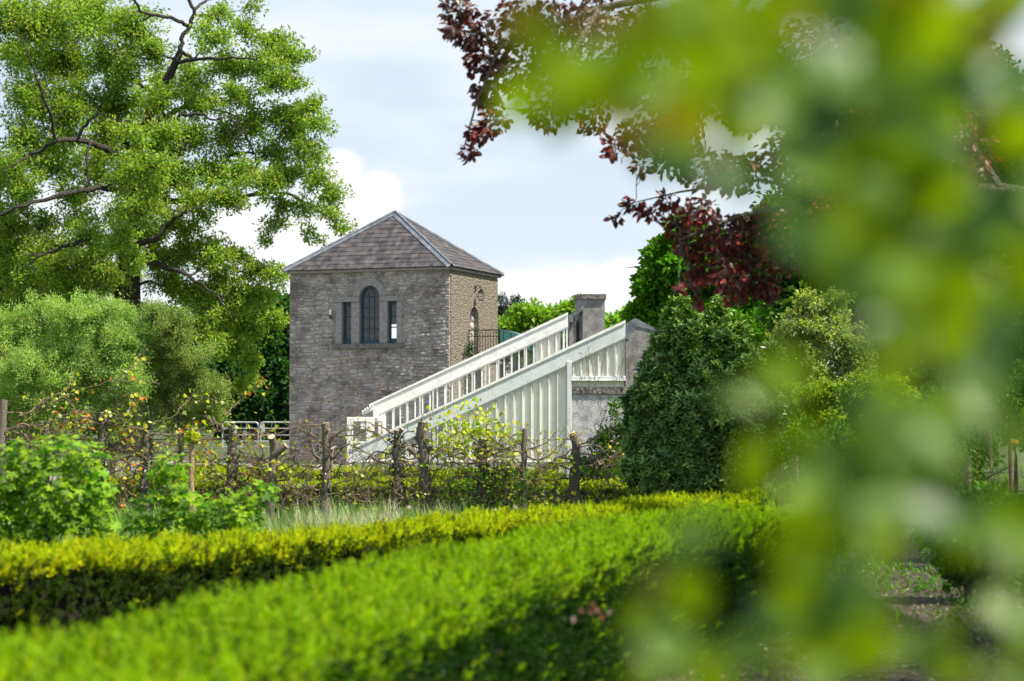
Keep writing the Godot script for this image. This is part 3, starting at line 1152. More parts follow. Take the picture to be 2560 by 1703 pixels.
	for k in 260:
		var zz := right_zy(1168, 880)
		var q := Vector3(0.05 + rf(0, 0.14), zz.y + rf(-1.3, 0.25) , zz.x + rng.randfn(0, 0.2))
		xf.append(Transform3D(basis_along(Vector3(1, rf(-0.8, 0.6), rf(-1, 1)), rf(0, TAU)).scaled(Vector3.ONE * rf(0.6, 1.2)), t_org + t_basis * q))
		cols.append(vary(Color(0.06, 0.11, 0.03), 0.4))
	stuff(iv, "foliage", cluster(4, 0.05, 0.06, 0.05), M.leaf_gloss, xf, cols)


# ------------------------------------------------------------------ glasshouse
func slab(b: MB, pts: PackedVector2Array, z0: float, z1: float, col := Color.WHITE) -> void:
	var t := Geometry2D.triangulate_polygon(pts)
	for k in t.size() / 3:
		var a := pts[t[k * 3]]
		var q := pts[t[k * 3 + 1]]
		var r := pts[t[k * 3 + 2]]
		b.tri(Vector3(a.x, a.y, z1), Vector3(q.x, q.y, z1), Vector3(r.x, r.y, z1), col, Vector3.BACK)
		b.tri(Vector3(a.x, a.y, z0), Vector3(q.x, q.y, z0), Vector3(r.x, r.y, z0), col, Vector3.FORWARD)
	var sg := 0.0
	for k in pts.size():
		sg += pts[k].cross(pts[(k + 1) % pts.size()])
	for k in pts.size():
		var a := pts[k]
		var q := pts[(k + 1) % pts.size()]
		var nn := Vector3(q.y - a.y, a.x - q.x, 0) * signf(sg)
		b.quad(Vector3(a.x, a.y, z0), Vector3(q.x, q.y, z0), Vector3(q.x, q.y, z1), Vector3(a.x, a.y, z1), col, nn)


func plan_prism(b: MB, pts: PackedVector2Array, y0: float, y1: float) -> void:
	# pts are x and z
	var t := Geometry2D.triangulate_polygon(pts)
	for k in t.size() / 3:
		var a := pts[t[k * 3]]
		var q := pts[t[k * 3 + 1]]
		var r := pts[t[k * 3 + 2]]
		b.tri(Vector3(a.x, y1, a.y), Vector3(q.x, y1, q.y), Vector3(r.x, y1, r.y), Color.WHITE, Vector3.UP)
		b.tri(Vector3(a.x, y0, a.y), Vector3(q.x, y0, q.y), Vector3(r.x, y0, r.y), Color.WHITE, Vector3.DOWN)
	var sg := 0.0
	for k in pts.size():
		sg += pts[k].cross(pts[(k + 1) % pts.size()])
	for k in pts.size():
		var a := pts[k]
		var q := pts[(k + 1) % pts.size()]
		b.quad(Vector3(a.x, y0, a.y), Vector3(q.x, y0, q.y), Vector3(q.x, y1, q.y), Vector3(a.x, y1, a.y), Color.WHITE, Vector3(q.y - a.y, 0, a.x - q.x) * signf(sg))


# one lean-to: gable at z, from the eaves (A) up to the wall (B); step = width of a pane
func lean_to(g: Node3D, A: Vector3, B: Vector3, z: float, depth: float, xs: Array, foot: Array, tall: float, paint: Material, bar_w: float) -> void:
	var sl := (B.y - A.y) / (B.x - A.x)
	var dn := Vector3(0, -tall, 0)
	var b := MB.new()
	slab(b, PackedVector2Array([Vector2(A.x, A.y - 0.02), Vector2(B.x, B.y - 0.02), Vector2(B.x, B.y - tall), Vector2(A.x, A.y - tall)]), z - 0.07, z + 0.04)
	part(g, "bargeboard", b.done(), paint)
	b = MB.new()
	slab(b, PackedVector2Array([Vector2(A.x - 0.1, A.y - 0.046), Vector2(A.x - 0.1, A.y + 0.01), Vector2(B.x, B.y + 0.055), Vector2(B.x, B.y - 0.018)]), z - 0.16, z + 0.07)
	part(g, "capping", b.done(), M.white)
	b = MB.new()
	slab(b, PackedVector2Array([Vector2(A.x + 0.2, A.y + sl * 0.2 - tall), Vector2(B.x, B.y - tall), Vector2(B.x, B.y - tall - 0.04), Vector2(A.x + 0.2, A.y + sl * 0.2 - tall - 0.04)]), z - 0.06, z + 0.015)
	part(g, "moulding", b.done(), paint)
	for i in xs.size():
		var x: float = xs[i]
		var y0: float = foot[i]
		var y1 := A.y + sl * (x - A.x) - tall - 0.02
		if y1 < y0 + 0.1:
			continue
		b = MB.new()
		b.aabox(Vector3(x - bar_w * 0.5, y0, z - 0.06), Vector3(x + bar_w * 0.5, y1, z - 0.005), 0.006)
		part(g, "glazing_bar", b.done(), paint)
		if i + 1 < xs.size():
			var x2: float = xs[i + 1]
			if x2 - x > 0.5:
				continue
			var y2 := A.y + sl * (x2 - A.x) - tall - 0.02
			b = MB.new()
			b.quad(Vector3(x, y0, z - 0.035), Vector3(x2, y0, z - 0.035), Vector3(x2, y2, z - 0.035), Vector3(x, y1, z - 0.035), Color.WHITE, Vector3.BACK)
			part(g, "pane", b.done(), M.glass)
	# the roof: rafters down the slope and the glass between them
	var n := int(depth / 0.42)
	for i in n + 1:
		var zz := z - 0.2 - (depth - 0.25) * i / n
		b = MB.new()
		b.bar(Vector3(A.x - 0.08, A.y - 0.08, zz), Vector3(B.x, B.y - 0.04, zz), 0.07, 0.04, Vector3.UP)
		part(g, "rafter", b.done(), M.white)
		if i < n:
			var z2 := z - 0.2 - (depth - 0.25) * (i + 1) / n
			b = MB.new()
			b.quad(Vector3(A.x - 0.08, A.y - 0.03, zz), Vector3(B.x, B.y + 0.01, zz), Vector3(B.x, B.y + 0.01, z2), Vector3(A.x - 0.08, A.y - 0.03, z2), Color.WHITE, Vector3.UP)
			part(g, "roof_pane", b.done(), M.glass)


func build_glasshouse() -> void:
	var z := -48.0
	var A := P(878, 1126, 48.0)
	var B := P(1563.5, 806, 48.0)
	var sl := (B.y - A.y) / (B.x - A.x)
	var g := thing("glasshouse", "lean-to glasshouse with pale blue painted gable boards, lower of the two, beside the laurel", "glasshouse", Vector3(0, 0, z), "lean-to glasshouses against the garden wall")
	var base_y := P(1000, 1152, 48.0).y
	var sill_y := P(1500, 953, 48.0).y
	var xs := []
	var foot := []
	var xp := P(1423, 1000, 48).x
	var x := xp - 0.07
	while x > A.x + 0.2:
		xs.push_front(x); foot.push_front(base_y)
		x -= 0.212
	xs.append(xp + 0.1); foot.append(sill_y + 0.09)
	for k in range(1, 7):
		xs.append(lerpf(xp + 0.07, P(1561, 900, 48).x, k / 6.0)); foot.append(sill_y + 0.09)
	lean_to(g, A, B, z, 4.9, xs, foot, 0.37, M.pale_blue, 0.028)
	var b := MB.new()
	b.aabox(Vector3(xp - 0.055, 0.0, z - 0.1), Vector3(xp + 0.055, A.y + sl * (xp - A.x) - 0.3, z + 0.06), 0.008)
	part(g, "post", b.done(), M.pale_blue)
	b = MB.new()
	b.aabox(Vector3(xp + 0.06, sill_y + 0.03, z - 0.08), Vector3(B.x, sill_y + 0.12, z + 0.03), 0.008)
	part(g, "sill", b.done(), M.pale_blue)
	b = MB.new()
	b.aabox(Vector3(xp + 0.06, sill_y, z - 0.08), Vector3(B.x + 0.02, sill_y + 0.028, z + 0.07), 0.008)
	part(g, "sill", b.done(), M.pale_blue)
	b = MB.new()
	b.aabox(Vector3(A.x + 0.02, 0.0, z - 0.12), Vector3(xp - 0.06, base_y - 0.05, z + 0.02), 0.01)
	part(g, "base_wall", b.done(), M.white)
	b = MB.new()
	b.aabox(Vector3(A.x + 0.02, base_y - 0.048, z - 0.14), Vector3(xp - 0.06, base_y, z + 0.05), 0.01)
	part(g, "base_sill", b.done(), M.white)
	b = MB.new()
	b.aabox(Vector3(A.x, 0.0, z - 4.7), Vector3(A.x + 0.1, A.y - 0.1, z - 0.13), 0.01)
	part(g, "front_wall", b.done(), M.white)
	# stone course and roughcast wall under the small window
	var cy0 := P(1500, 986, 48.0).y
	var cy1 := P(1500, 967.5, 48.0).y
	var x0 := xp + 0.06
	while x0 < B.x - 0.05:
		var x1 := minf(x0 + rf(0.5, 0.75), B.x)
		b = MB.new()
		b.aabox(Vector3(x0 + 0.003, cy0, z - 0.2), Vector3(x1 - 0.003, cy1, z + 0.03), 0.012)
		part(g, "coping_stone", b.done(), M.ashlar_dark)
		x0 = x1
	b = MB.new()
	b.aabox(Vector3(xp + 0.06, -0.1, z - 0.2), Vector3(B.x - 0.003, cy0 - 0.002, z - 0.01))
	part(g, "wall", b.done(), M.roughcast_pale)
	b = MB.new()
	b.aabox(Vector3(xp + 0.06, cy1 - 0.01, z - 0.3), Vector3(B.x, sill_y, z - 0.14))
	part(g, "wall", b.done(), M.ashlar_dark)
	# white boarding seen through the glass
	x0 = P(1168, 1000, 48).x
	while x0 < B.x - 0.03:
		var w := minf(0.155, B.x - 0.02 - x0)
		b = MB.new()
		var k := rf(0.9, 1.0)
		slab(b, PackedVector2Array([Vector2(x0 + 0.004, 0.1), Vector2(x0 + w - 0.004, 0.1), Vector2(x0 + w - 0.004, A.y + sl * (x0 + w - A.x) - 0.3), Vector2(x0 + 0.004, A.y + sl * (x0 - A.x) - 0.3)]), z - 0.10 - rf(0, 0.008), z - 0.062, Color(k, k, k * rf(0.93, 1.0)))
		part(g, "board", b.done(), M.cream)
		x0 += w
	# the taller one behind
	var z2 := -53.0
	var A2 := P(933, 1011.5, 53.0)
	var B2 := P(1420, 786, 53.0)
	var h := thing("glasshouse", "taller white lean-to glasshouse rising behind, with a long strip of narrow panes", "glasshouse", Vector3(0, 0, z2), "lean-to glasshouses against the garden wall")
	var sl2 := (B2.y - A2.y) / (B2.x - A2.x)
	xs = []
	foot = []
	x = P(963, 1080, 53).x
	while x < B2.x - 0.12:
		xs.append(x); foot.append(0.45)
		x += 0.198
	xs.append(B2.x - 0.03); foot.append(0.45)
	lean_to(h, A2, B2, z2, 4.2, xs, foot, 0.33, M.white, 0.036)
	b = MB.new()
	b.aabox(Vector3(P(945, 1080, 53).x, 0, z2 - 0.1), Vector3(P(962, 1080, 53).x, A2.y - 0.2, z2 + 0.02), 0.01)
	part(h, "post", b.done(), M.white)
	b = MB.new()
	b.aabox(Vector3(A2.x, 0, z2 - 0.08), Vector3(B2.x, 0.45, z2 - 0.01), 0.01)
	part(h, "base_wall", b.done(), M.white)
	# far gable of the same house
	for k in 14:
		var xx := lerpf(A2.x + 0.3, B2.x, k / 13.0)
		b = MB.new()
		b.aabox(Vector3(xx - 0.025, 0.3, z2 - 4.2), Vector3(xx + 0.025, A2.y + sl2 * (xx - A2.x) - 0.1, z2 - 4.14))
		part(h, "glazing_bar", b.done(), M.white)
	x0 = P(1338, 1000, 53).x
	while x0 < B2.x - 0.2:
		var w := 0.17
		b = MB.new()
		var k := rf(0.92, 1.0)
		slab(b, PackedVector2Array([Vector2(x0 + 0.004, 0.1), Vector2(x0 + w - 0.004, 0.1), Vector2(x0 + w - 0.004, A2.y + sl2 * (x0 + w - A2.x) - 0.2), Vector2(x0 + 0.004, A2.y + sl2 * (x0 - A2.x) - 0.2)]), z2 - 0.10 - rf(0, 0.008), z2 - 0.062, Color(k, k, k))
		part(h, "board", b.done(), M.cream)
		x0 += w
	# eaves: soffit, gutter, hopper and pipe
	var E := P(903, 1031, 53.0)
	b = MB.new()
	slab(b, PackedVector2Array([Vector2(E.x, E.y), Vector2(A2.x + 0.05, A2.y + 0.02), Vector2(A2.x + 0.05, A2.y - 0.12), Vector2(E.x + 0.03, E.y - 0.07)]), z2 - 4.2, z2 + 0.05)
	part(h, "eaves_board", b.done(), M.white)
	for k in 5:
		b = MB.new()
		var f := (k + 0.5) / 5.0
		var q := Vector3(lerpf(E.x, A2.x, f), lerpf(E.y, A2.y, f), z2)
		b.aabox(q + Vector3(-0.012, -0.02, -0.1), q + Vector3(0.03, 0.035, 0.09), 0.006)
		part(h, "slate_end", b.done(), M.white)
	b = MB.new()
	b.aabox(P(933, 1047, 52.8) - Vector3(0, 0, 0.1), P(946.5, 1028, 52.8) + Vector3(0, 0, 0.1), 0.01)
	part(h, "gutter_hopper", b.done(), M.white)
	b = MB.new()
	var p1 := P(934, 1051, 52.8)
	var p2 := P(957, 1051, 52.8)
	b.tube([p1, p2 - Vector3(0.04, 0, 0), p2 + Vector3(0, -0.05, 0), Vector3(p2.x, 0.1, p2.z)], [0.055, 0.055, 0.05, 0.05], 10, Color.WHITE, true)
	part(h, "downpipe", b.done(), M.white)
	# the open door
	var dz := 52.4
	var d := thing("glasshouse_door", "white framed glasshouse door standing open with a paper notice in its glass", "door", Vector3(P(867, 1100, dz).x, 0, -dz))
	var dl := P(867, 1100, dz).x
	var dr := P(936, 1100, dz).x
	var dt := P(880, 1043, dz).y
	for e in [[dl, P(882, 1100, dz).x, 0.05, dt], [P(915, 1100, dz).x, dr, 0.05, dt], [P(882, 1100, dz).x, P(915, 1100, dz).x, P(900, 1054, dz).y, dt], [P(882, 1100, dz).x, P(915, 1100, dz).x, P(900, 1108, dz).y, P(900, 1104, dz).y], [P(882, 1100, dz).x, P(915, 1100, dz).x, 0.05, 0.3]]:
		b = MB.new()
		b.aabox(Vector3(e[0], e[2], -dz - 0.025), Vector3(e[1], e[3], -dz + 0.025), 0.006)
		part(d, "frame", b.done(), M.white)
	b = MB.new()
	b.quad(Vector3(dl + 0.1, 0.28, -dz - 0.002), Vector3(dr - 0.15, 0.28, -dz - 0.002), Vector3(dr - 0.15, dt - 0.08, -dz - 0.002), Vector3(dl + 0.1, dt - 0.08, -dz - 0.002), Color.WHITE, Vector3.BACK)
	part(d, "pane", b.done(), M.glass)
	b = MB.new()
	b.aabox(P(901.5, 1072, dz) + Vector3(0, 0, 0.003), P(914, 1057, dz) + Vector3(0, 0, 0.007))
	part(d, "notice", b.done(), solid(L(0.78, 0.8, 0.76), 0.7))
	# a palm inside, behind the glass
	var pm := thing("palm", "green feathery palm inside the glasshouse behind the gable panes", "palm", P(985, 1160, 49.5))
	for k in 16:
		b = MB.new()
		var a := k * 2.4
		var reach := rf(0.5, 0.8)
		var pts := []
		for i in 6:
			var f := i / 5.0
			pts.append(P(985, 1150, 49.5) + Vector3(cos(a) * reach * f * 0.7, 0.75 * f * (1.35 - 0.55 * f) * rf(0.95, 1.05), sin(a) * reach * f * 0.5))
		b.tube(pts, taper(0.008, 0.003, 5), 4, Color(0.08, 0.14, 0.04))
		for i in range(1, 6):
			for s in [-1.0, 1.0]:
				for j in 2:
					b.leaf((pts[i - 1] as Vector3).lerp(pts[i], 0.5 + j * 0.5), (pts[i] - pts[i - 1]).normalized() + Vector3(-sin(a), -0.3, cos(a)) * s * 1.2, Vector3.UP, 0.24, 0.025, Color(0.07, 0.15, 0.04))
		part(pm, "frond", b.done(), M.leaf)
	# walls behind
	var st := thing("chimney_stack", "grey roughcast chimney stack with a chipped stone cap at the head of the taller glasshouse", "chimney", Vector3(0, 0, -53.0))
	var px := func(u: float) -> float: return P(u, 800, 53.1).x
	b = MB.new()
	plan_prism(b, PackedVector2Array([Vector2(px.call(1440.0), -53.55), Vector2(px.call(1457.0), -53.1), Vector2(px.call(1512.0), -53.1), Vector2(px.call(1512.0), -54.0), Vector2(px.call(1440.0), -54.0)]), -0.1, P(1480, 747, 53.1).y)
	part(st, "shaft", b.done(), M.roughcast)
	b = MB.new()
	plan_prism(b, PackedVector2Array([Vector2(px.call(1436.5), -53.53), Vector2(px.call(1456.0), -53.04), Vector2(px.call(1515.5), -53.04), Vector2(px.call(1515.5), -54.06), Vector2(px.call(1436.5), -54.06)]), P(1480, 747.5, 53.1).y, P(1480, 735.5, 53.1).y)
	part(st, "cap", b.done(), M.ashlar_dark)
	b = MB.new()
	b.aabox(Vector3(px.call(1423.5), -0.1, -54.3), Vector3(px.call(1441.0), P(1430, 800, 53.1).y, -53.2))
	part(st, "shoulder", b.done(), M.roughcast)
	b = MB.new()
	var fl := PackedVector2Array()
	for e in [[1423.0, 805.0], [1423.0, 788.0], [1440.0, 779.0], [1452.0, 770.0], [1459.0, 759.0], [1463.0, 763.0], [1457.0, 775.0], [1446.0, 785.0], [1434.0, 791.0], [1433.0, 805.0]]:
		var q := P(e[0], e[1], 53.0)
		fl.append(Vector2(q.x, q.y))
	slab(b, fl, -53.3, -53.02)
	part(st, "lead_flashing", b.done(), M.lead)
	var wall := thing("garden_wall", "grey roughcast gable wall with lead capped peak between glasshouse and laurel", "wall", Vector3(0, 0, -48.0))
	b = MB.new()
	var gp := PackedVector2Array()
	for e in [[1564.0, 1230.0], [1564.0, 813.0], [1588.0, 798.0], [2040.0, 1032.0], [2040.0, 1230.0]]:
		var q := P(e[0], e[1], 48.0)
		gp.append(Vector2(q.x, q.y))
	slab(b, gp, -48.5, -47.99)
	part(wall, "gable", b.done(), M.roughcast)
	b = MB.new()
	var lp := PackedVector2Array()
	for e in [[1563.0, 848.0], [1563.0, 810.0], [1588.0, 795.0], [1664.0, 835.0], [1663.0, 839.0], [1620.0, 822.0], [1592.0, 817.0], [1576.0, 834.0], [1573.0, 848.0]]:
		var q := P(e[0], e[1], 48.0)
		lp.append(Vector2(q.x, q.y))
	slab(b, lp, -48.52, -47.97)
	part(wall, "lead_flashing", b.done(), M.lead)
	b = MB.new()
	var q0 := P(1588, 799, 48.0)
	var q1 := P(2045, 1035, 48.0)
	b.quad(q0 + Vector3(0, 0.02, -0.4), q1 + Vector3(0, 0.02, -0.4), q1 + Vector3(0, 0.02, -7), q0 + Vector3(0, 0.02, -7), Color(0.16, 0.15, 0.16), Vector3.UP)
	b.quad(q0 + Vector3(0, -4, -0.5), q0 + Vector3(0, 0, -0.5), q0 + Vector3(0, 0, -7), q0 + Vector3(0, -4, -7), Color(0.2, 0.2, 0.2), Vector3.LEFT)
	part(wall, "roof", b.done(), M.slate)
	# bare vine stems up the gable
	var vn := thing("bare_vine", "thin leafless vine stems straggling over the gable glass and grey wall", "vine", P(1520, 960, 47.9))
	for k in 9:
		b = MB.new()
		var s0 := P(rf(1440, 1575), rf(950, 962), 47.9)
		if k < 2:
			s0 = P(1575, 950, 47.9)
		var s1 := s0 + Vector3(rf(-0.25, 0.3), rf(0.5, 1.4) if k != 3 else 0.3, 0)
		var pts := wander(s0, s1, 8, 0.035)
		for i in pts.size():
			pts[i].z = -47.9 + rf(-0.02, 0.02)
		b.tube(pts, taper(0.007, 0.003, 8), 4)
		for i in [3, 5, 6]:
			var e: Vector3 = pts[i] + Vector3(rf(-0.25, 0.25), rf(0.1, 0.3), 0)
			b.tube(wander(pts[i], e, 4, 0.08), taper(0.004, 0.002, 4), 3)
		part(vn, "stem", b.done(), M.twig)


# ------------------------------------------------------------------ yard things
func build_yard() -> void:
	var D := 90.0
	for gi in 2:
		var a := [556.0, 651.0][gi] as float
		var e := [645.0, 760.0][gi] as float
		var g := thing("field_gate", ["galvanised tubular field gate, the leaf nearer the shrubs", "galvanised tubular field gate whose end passes behind the tower"][gi], "gate", P(a, 1105, D), "galvanised gates across the field opening")
		var y0 := P(600, 1120, D).y
		var y1 := P(600, 1056, D).y
		var x0 := P(a, 1100, D).x
		var x1 := P(e, 1100, D).x
		var b := MB.new()
		var c := 0.12
		b.tube([Vector3(x0, y0, -D), Vector3(x0, y1 - c, -D), Vector3(x0 + c * 0.3, y1 - c * 0.3, -D), Vector3(x0 + c, y1, -D), Vector3(x1 - c, y1, -D), Vector3(x1 - c * 0.3, y1 - c * 0.3, -D), Vector3(x1, y1 - c, -D), Vector3(x1, y0, -D)], [0.035, 0.035, 0.035, 0.035, 0.035, 0.035, 0.035, 0.035], 8)
		part(g, "frame", b.done(), M.galv)
		for k in 4:
			b = MB.new()
			var y := lerpf(y0, y1, [0.04, 0.26, 0.5, 0.76][k])
			b.tube([Vector3(x0, y, -D), Vector3(x1, y, -D)], [0.024, 0.024], 6)
			part(g, "rail", b.done(), M.galv)
		for k in 2:
			b = MB.new()
			var x := lerpf(x0, x1, (k + 1) / 3.0)
			b.tube([Vector3(x, y0, -D - 0.03), Vector3(x, y1, -D - 0.03)], [0.02, 0.02], 6)
			part(g, "upright", b.done(), M.galv)
	var s := thing("feed_sack", "small blue bag hung on the end of the galvanised gate", "bag", P(647, 1078, 89.6))
	var b := MB.new()
	b.tube([P(648, 1064, 89.6), P(647, 1070, 89.6), P(645, 1076, 89.6), P(643, 1079, 89.6)], [0.04, 0.1, 0.16, 0.03], 8, Color.WHITE, true)
	part(s, "sack", b.done(), solid(L(0.10, 0.27, 0.42), 0.6))
	var w := thing("wooden_paddle", "pale wooden board with rounded top leaning on the galvanised gate", "board", P(658, 1080, 89.5))
	b = MB.new()
	var pp := PackedVector2Array()
	for e in [[654.0, 1082.0], [653.5, 1066.0], [656.0, 1061.0], [659.0, 1058.0], [661.5, 1064.0], [662.5, 1082.0]]:
		var q := P(e[0], e[1], 89.5)
		pp.append(Vector2(q.x, q.y))
	slab(b, pp, -89.52, -89.48)
	part(w, "plank", b.done(), solid(L(0.55, 0.46, 0.36), 0.8))
	# a sloped information board on a post
	var n := thing("information_board", "small white topped information board on a dark post before the tower", "sign", Vector3(P(830, 1150, 36).x, 0, -36))
	b = MB.new()
	b.bar(Vector3(P(828, 1150, 36).x, 0, -36), P(828, 1124, 36), 0.06, 0.06, Vector3.RIGHT, Color.WHITE, 0.006)
	part(n, "post", b.done(), M.wood)
	b = MB.new()
	b.bar(P(824, 1125, 36), P(838, 1117, 36), 0.02, 0.22, Vector3(-0.4, 0.9, 0), Color.WHITE, 0.004)
	part(n, "panel", b.done(), M.white)


# ------------------------------------------------------------------ trees and shrubs
func simple_tree(n: String, label: String, cat: String, group: String, d: float, tr: Array, lobes: Array, dens: float, tufts: Array, lm: Material, col: Color, va: float, warm: float, tw := 0.02, limbs := [], dz := 0.25, big := 1.0) -> Node3D:
	var base := P(tr[0][0], tr[0][1], d)
	base.y = 0.0
	var t := thing(n, label, cat, base, group)
	var sk := pts_px(tr, d)
	sk.p[0] = base + Vector3(0, -0.1, 0)
	var skel := [sk]
	for l in limbs:
		skel.append(pts_px(l, d))
	grow(t, skel, lobes_px(lobes, d, dens, dz), tufts, lm, M.bark, func(_at): return vary(col, va, warm), tw, 0.85, 5, big)
	return t


func build_far_trees() -> void:
	var tuft := [cluster(16, 0.55, 0.34, 0.24, 0.3), cluster(16, 0.55, 0.34, 0.24, 0.3)]
	var dark := Color(0.05, 0.13, 0.035)
	# dark wood between the oak and the tower
	var specs := [
		["broad_tree", "dark green tree in the gap left of the tower, standing beside the wall", 640, 1070, [[690, 800, 75], [710, 890, 70], [650, 850, 70], [700, 980, 75], [640, 950, 80], [660, 1040, 70], [720, 1050, 60]]],
		["broad_tree", "dark bluish tree behind the gates, next to the oak's low boughs", 560, 1070, [[560, 800, 80], [590, 900, 80], [540, 960, 90], [600, 1010, 80], [560, 1050, 70]]],
		["broad_tree", "dark tree filling in behind the grey-green shrubs on the far left", 260, 1060, [[120, 820, 130], [260, 860, 120], [400, 840, 120], [60, 960, 110], [220, 980, 110], [400, 970, 110]]],
	]
	for s in specs:
		simple_tree(s[0], s[1], "tree", "dark trees beyond the lawn", 125.0, [[s[2], s[3], 0.4], [s[2], s[3] - 120, 0.25]], s[4], 0.03, tuft, M.leaf_matt, dark, 0.45, 0.2, 0.03)
	# pale crown high behind the dark ones
	simple_tree("broad_tree", "pale green distant tree showing above the dark trees left of the tower", "tree", "", 150.0, [[620, 1070, 0.4], [630, 900, 0.3]], [[690, 760, 50], [640, 790, 60], [600, 840, 60], [660, 860, 60]], 0.03, tuft, M.leaf_matt, Color(0.09, 0.15, 0.06), 0.3, 0.15, 0.03)
	# lime green trees right of the tower
	var lime := Color(0.26, 0.42, 0.06)
	simple_tree("lime_tree", "fresh lime green tree showing between the tower and the chimney stack", "tree", "lime green trees beyond the roofs", 100.0, [[1320, 1050, 0.3], [1320, 860, 0.2]], [[1270, 822, 38], [1300, 800, 40], [1345, 795, 42], [1390, 812, 40], [1330, 840, 50], [1265, 850, 35], [1410, 835, 40]], 0.05, [cluster(16, 0.4, 0.26, 0.18, 0.3), cluster(16, 0.4, 0.26, 0.18, 0.3)], M.leaf, lime, 0.35, 0.15, 0.02)
	simple_tree("lime_tree", "fresh lime green tree whose top shows close left of the chimney stack", "tree", "lime green trees beyond the roofs", 95.0, [[1440, 1050, 0.3], [1440, 860, 0.2]], [[1430, 785, 30], [1445, 810, 40], [1405, 800, 22]], 0.05, [cluster(16, 0.4, 0.26, 0.18, 0.3)], M.leaf, lime, 0.35, 0.15, 0.02)
	simple_tree("lime_tree", "small pale green tree top between the chimney stack and the gable wall", "tree", "lime green trees beyond the roofs", 92.0, [[1560, 1050, 0.3], [1560, 880, 0.2]], [[1540, 812, 26], [1575, 800, 30], [1600, 815, 35], [1520, 830, 25]], 0.05, [cluster(14, 0.35, 0.22, 0.16, 0.3)], M.leaf, Color(0.27, 0.44, 0.07), 0.35, 0.15, 0.02)
	# conifer beside the tower
	var base := P(1275, 1060, 130.0)
	for k in 2:
		var cx := 1288.0 if k == 0 else 1252.0
		var c := thing("conifer", ["dark blue-green conifer top with spreading tiers, right of the tower", "dark conifer half hidden by the tower's edge"][k], "conifer", Vector3(P(cx, 1000, 130).x, 0, -130), "dark conifers beyond the tower")
		var top := P(cx, 752.0 if k == 0 else 745.0, 130)
		var b := MB.new()
		b.tube([Vector3(top.x, 0, -130), Vector3(top.x, top.y * 0.6, -130), top], [0.3, 0.2, 0.03], 7)
		part(c, "trunk", b.done(), M.bark)
		var xf := []
		var cols := []
		for i in 520:
			var f := pow(rf(0, 1), 0.7)
			var a := rf(0, TAU)
			var r := (0.15 + 2.3 * f) * pow(rf(0, 1), 0.4)
			var q := top + Vector3(cos(a) * r, -4.2 * f - 0.25 * r + 0.25 * sin(f * 30.0), sin(a) * r)
			xf.append(Transform3D(Basis(Vector3.UP, a).scaled(Vector3.ONE * rf(0.7, 1.3)), q))
			cols.append(vary(Color(0.035, 0.065, 0.045), 0.35, 0.1))
		stuff(c, "foliage", cluster(18, 0.3, 0.3, 0.05, 0.25, 0.1), M.leaf_gloss, xf, cols)
	# the bright maple behind the laurel and the darker trees to its right
	var mt := [cluster(16, 0.26, 0.19, 0.15, 0.3), cluster(16, 0.3, 0.19, 0.15, 0.3), cluster(12, 0.24, 0.2, 0.16, 0.3)]
	simple_tree("maple_tree", "bright green maple rising behind the dark laurel beside the gable wall", "tree", "", 62.0, [[1760, 1150, 0.35], [1750, 850, 0.3], [1740, 640, 0.18]],
		[[1700, 590, 42], [1740, 620, 55], [1660, 640, 40], [1690, 670, 55], [1640, 700, 38], [1640, 760, 45], [1690, 740, 60], [1600, 790, 30], [1640, 815, 40], [1760, 700, 70], [1790, 620, 55], [1700, 810, 60], [1770, 800, 75], [1840, 700, 70], [1850, 780, 75], [1820, 860, 80], [1740, 880, 70], [1900, 640, 60], [1900, 850, 80]], 0.055, mt, M.leaf, Color(0.12, 0.29, 0.022), 0.4, 0.2, 0.018,
		[[[1755, 900, 0.22], [1700, 780, 0.14], [1660, 700, 0.06]], [[1755, 850, 0.2], [1830, 740, 0.12], [1880, 660, 0.05]]])
	var hw := [cluster(18, 0.32, 0.18, 0.12, 0.35), cluster(18, 0.36, 0.18, 0.12, 0.35)]
	var rights := [
		["dark green tree with a rounded crown right of the bright maple", 2010, [[1960, 560, 70], [2020, 620, 90], [1960, 700, 80], [2080, 720, 90], [2000, 800, 80], [2060, 520, 80]]],
		["tall dark tree seen through the blurred leaves, behind the pale flowering shrub", 2190, [[2160, 420, 90], [2220, 520, 100], [2170, 640, 100], [2260, 700, 100], [2180, 780, 90], [2120, 520, 70]]],
		["tall dark tree at the right edge behind the blurred leaves", 2420, [[2380, 380, 110], [2460, 500, 120], [2380, 620, 120], [2500, 680, 120], [2420, 800, 120], [2520, 860, 90], [2340, 760, 90]]],
		["broad dark tree filling the gap low between the two tall dark trees", 2300, [[2260, 860, 100], [2340, 900, 100], [2200, 900, 90], [2300, 980, 100], [2400, 960, 100], [2180, 1000, 90], [2500, 980, 110]]],
		["dark tree above the pale flowering shrub, highest of the right-hand row", 2300, [[2300, 300, 120], [2200, 260, 110], [2100, 400, 90], [2400, 220, 130], [2520, 340, 110], [2290, 560, 100]]],
	]
	for s in rights:
		simple_tree("hawthorn_tree", s[0], "tree", "dark trees along the garden's right side", 52.0, [[s[1], 1150, 0.3], [s[1], 800, 0.22], [s[1] + 10, 560, 0.1]], s[2], 0.035, hw, M.leaf_matt, Color(0.09, 0.19, 0.022), 0.45, 0.2, 0.02)


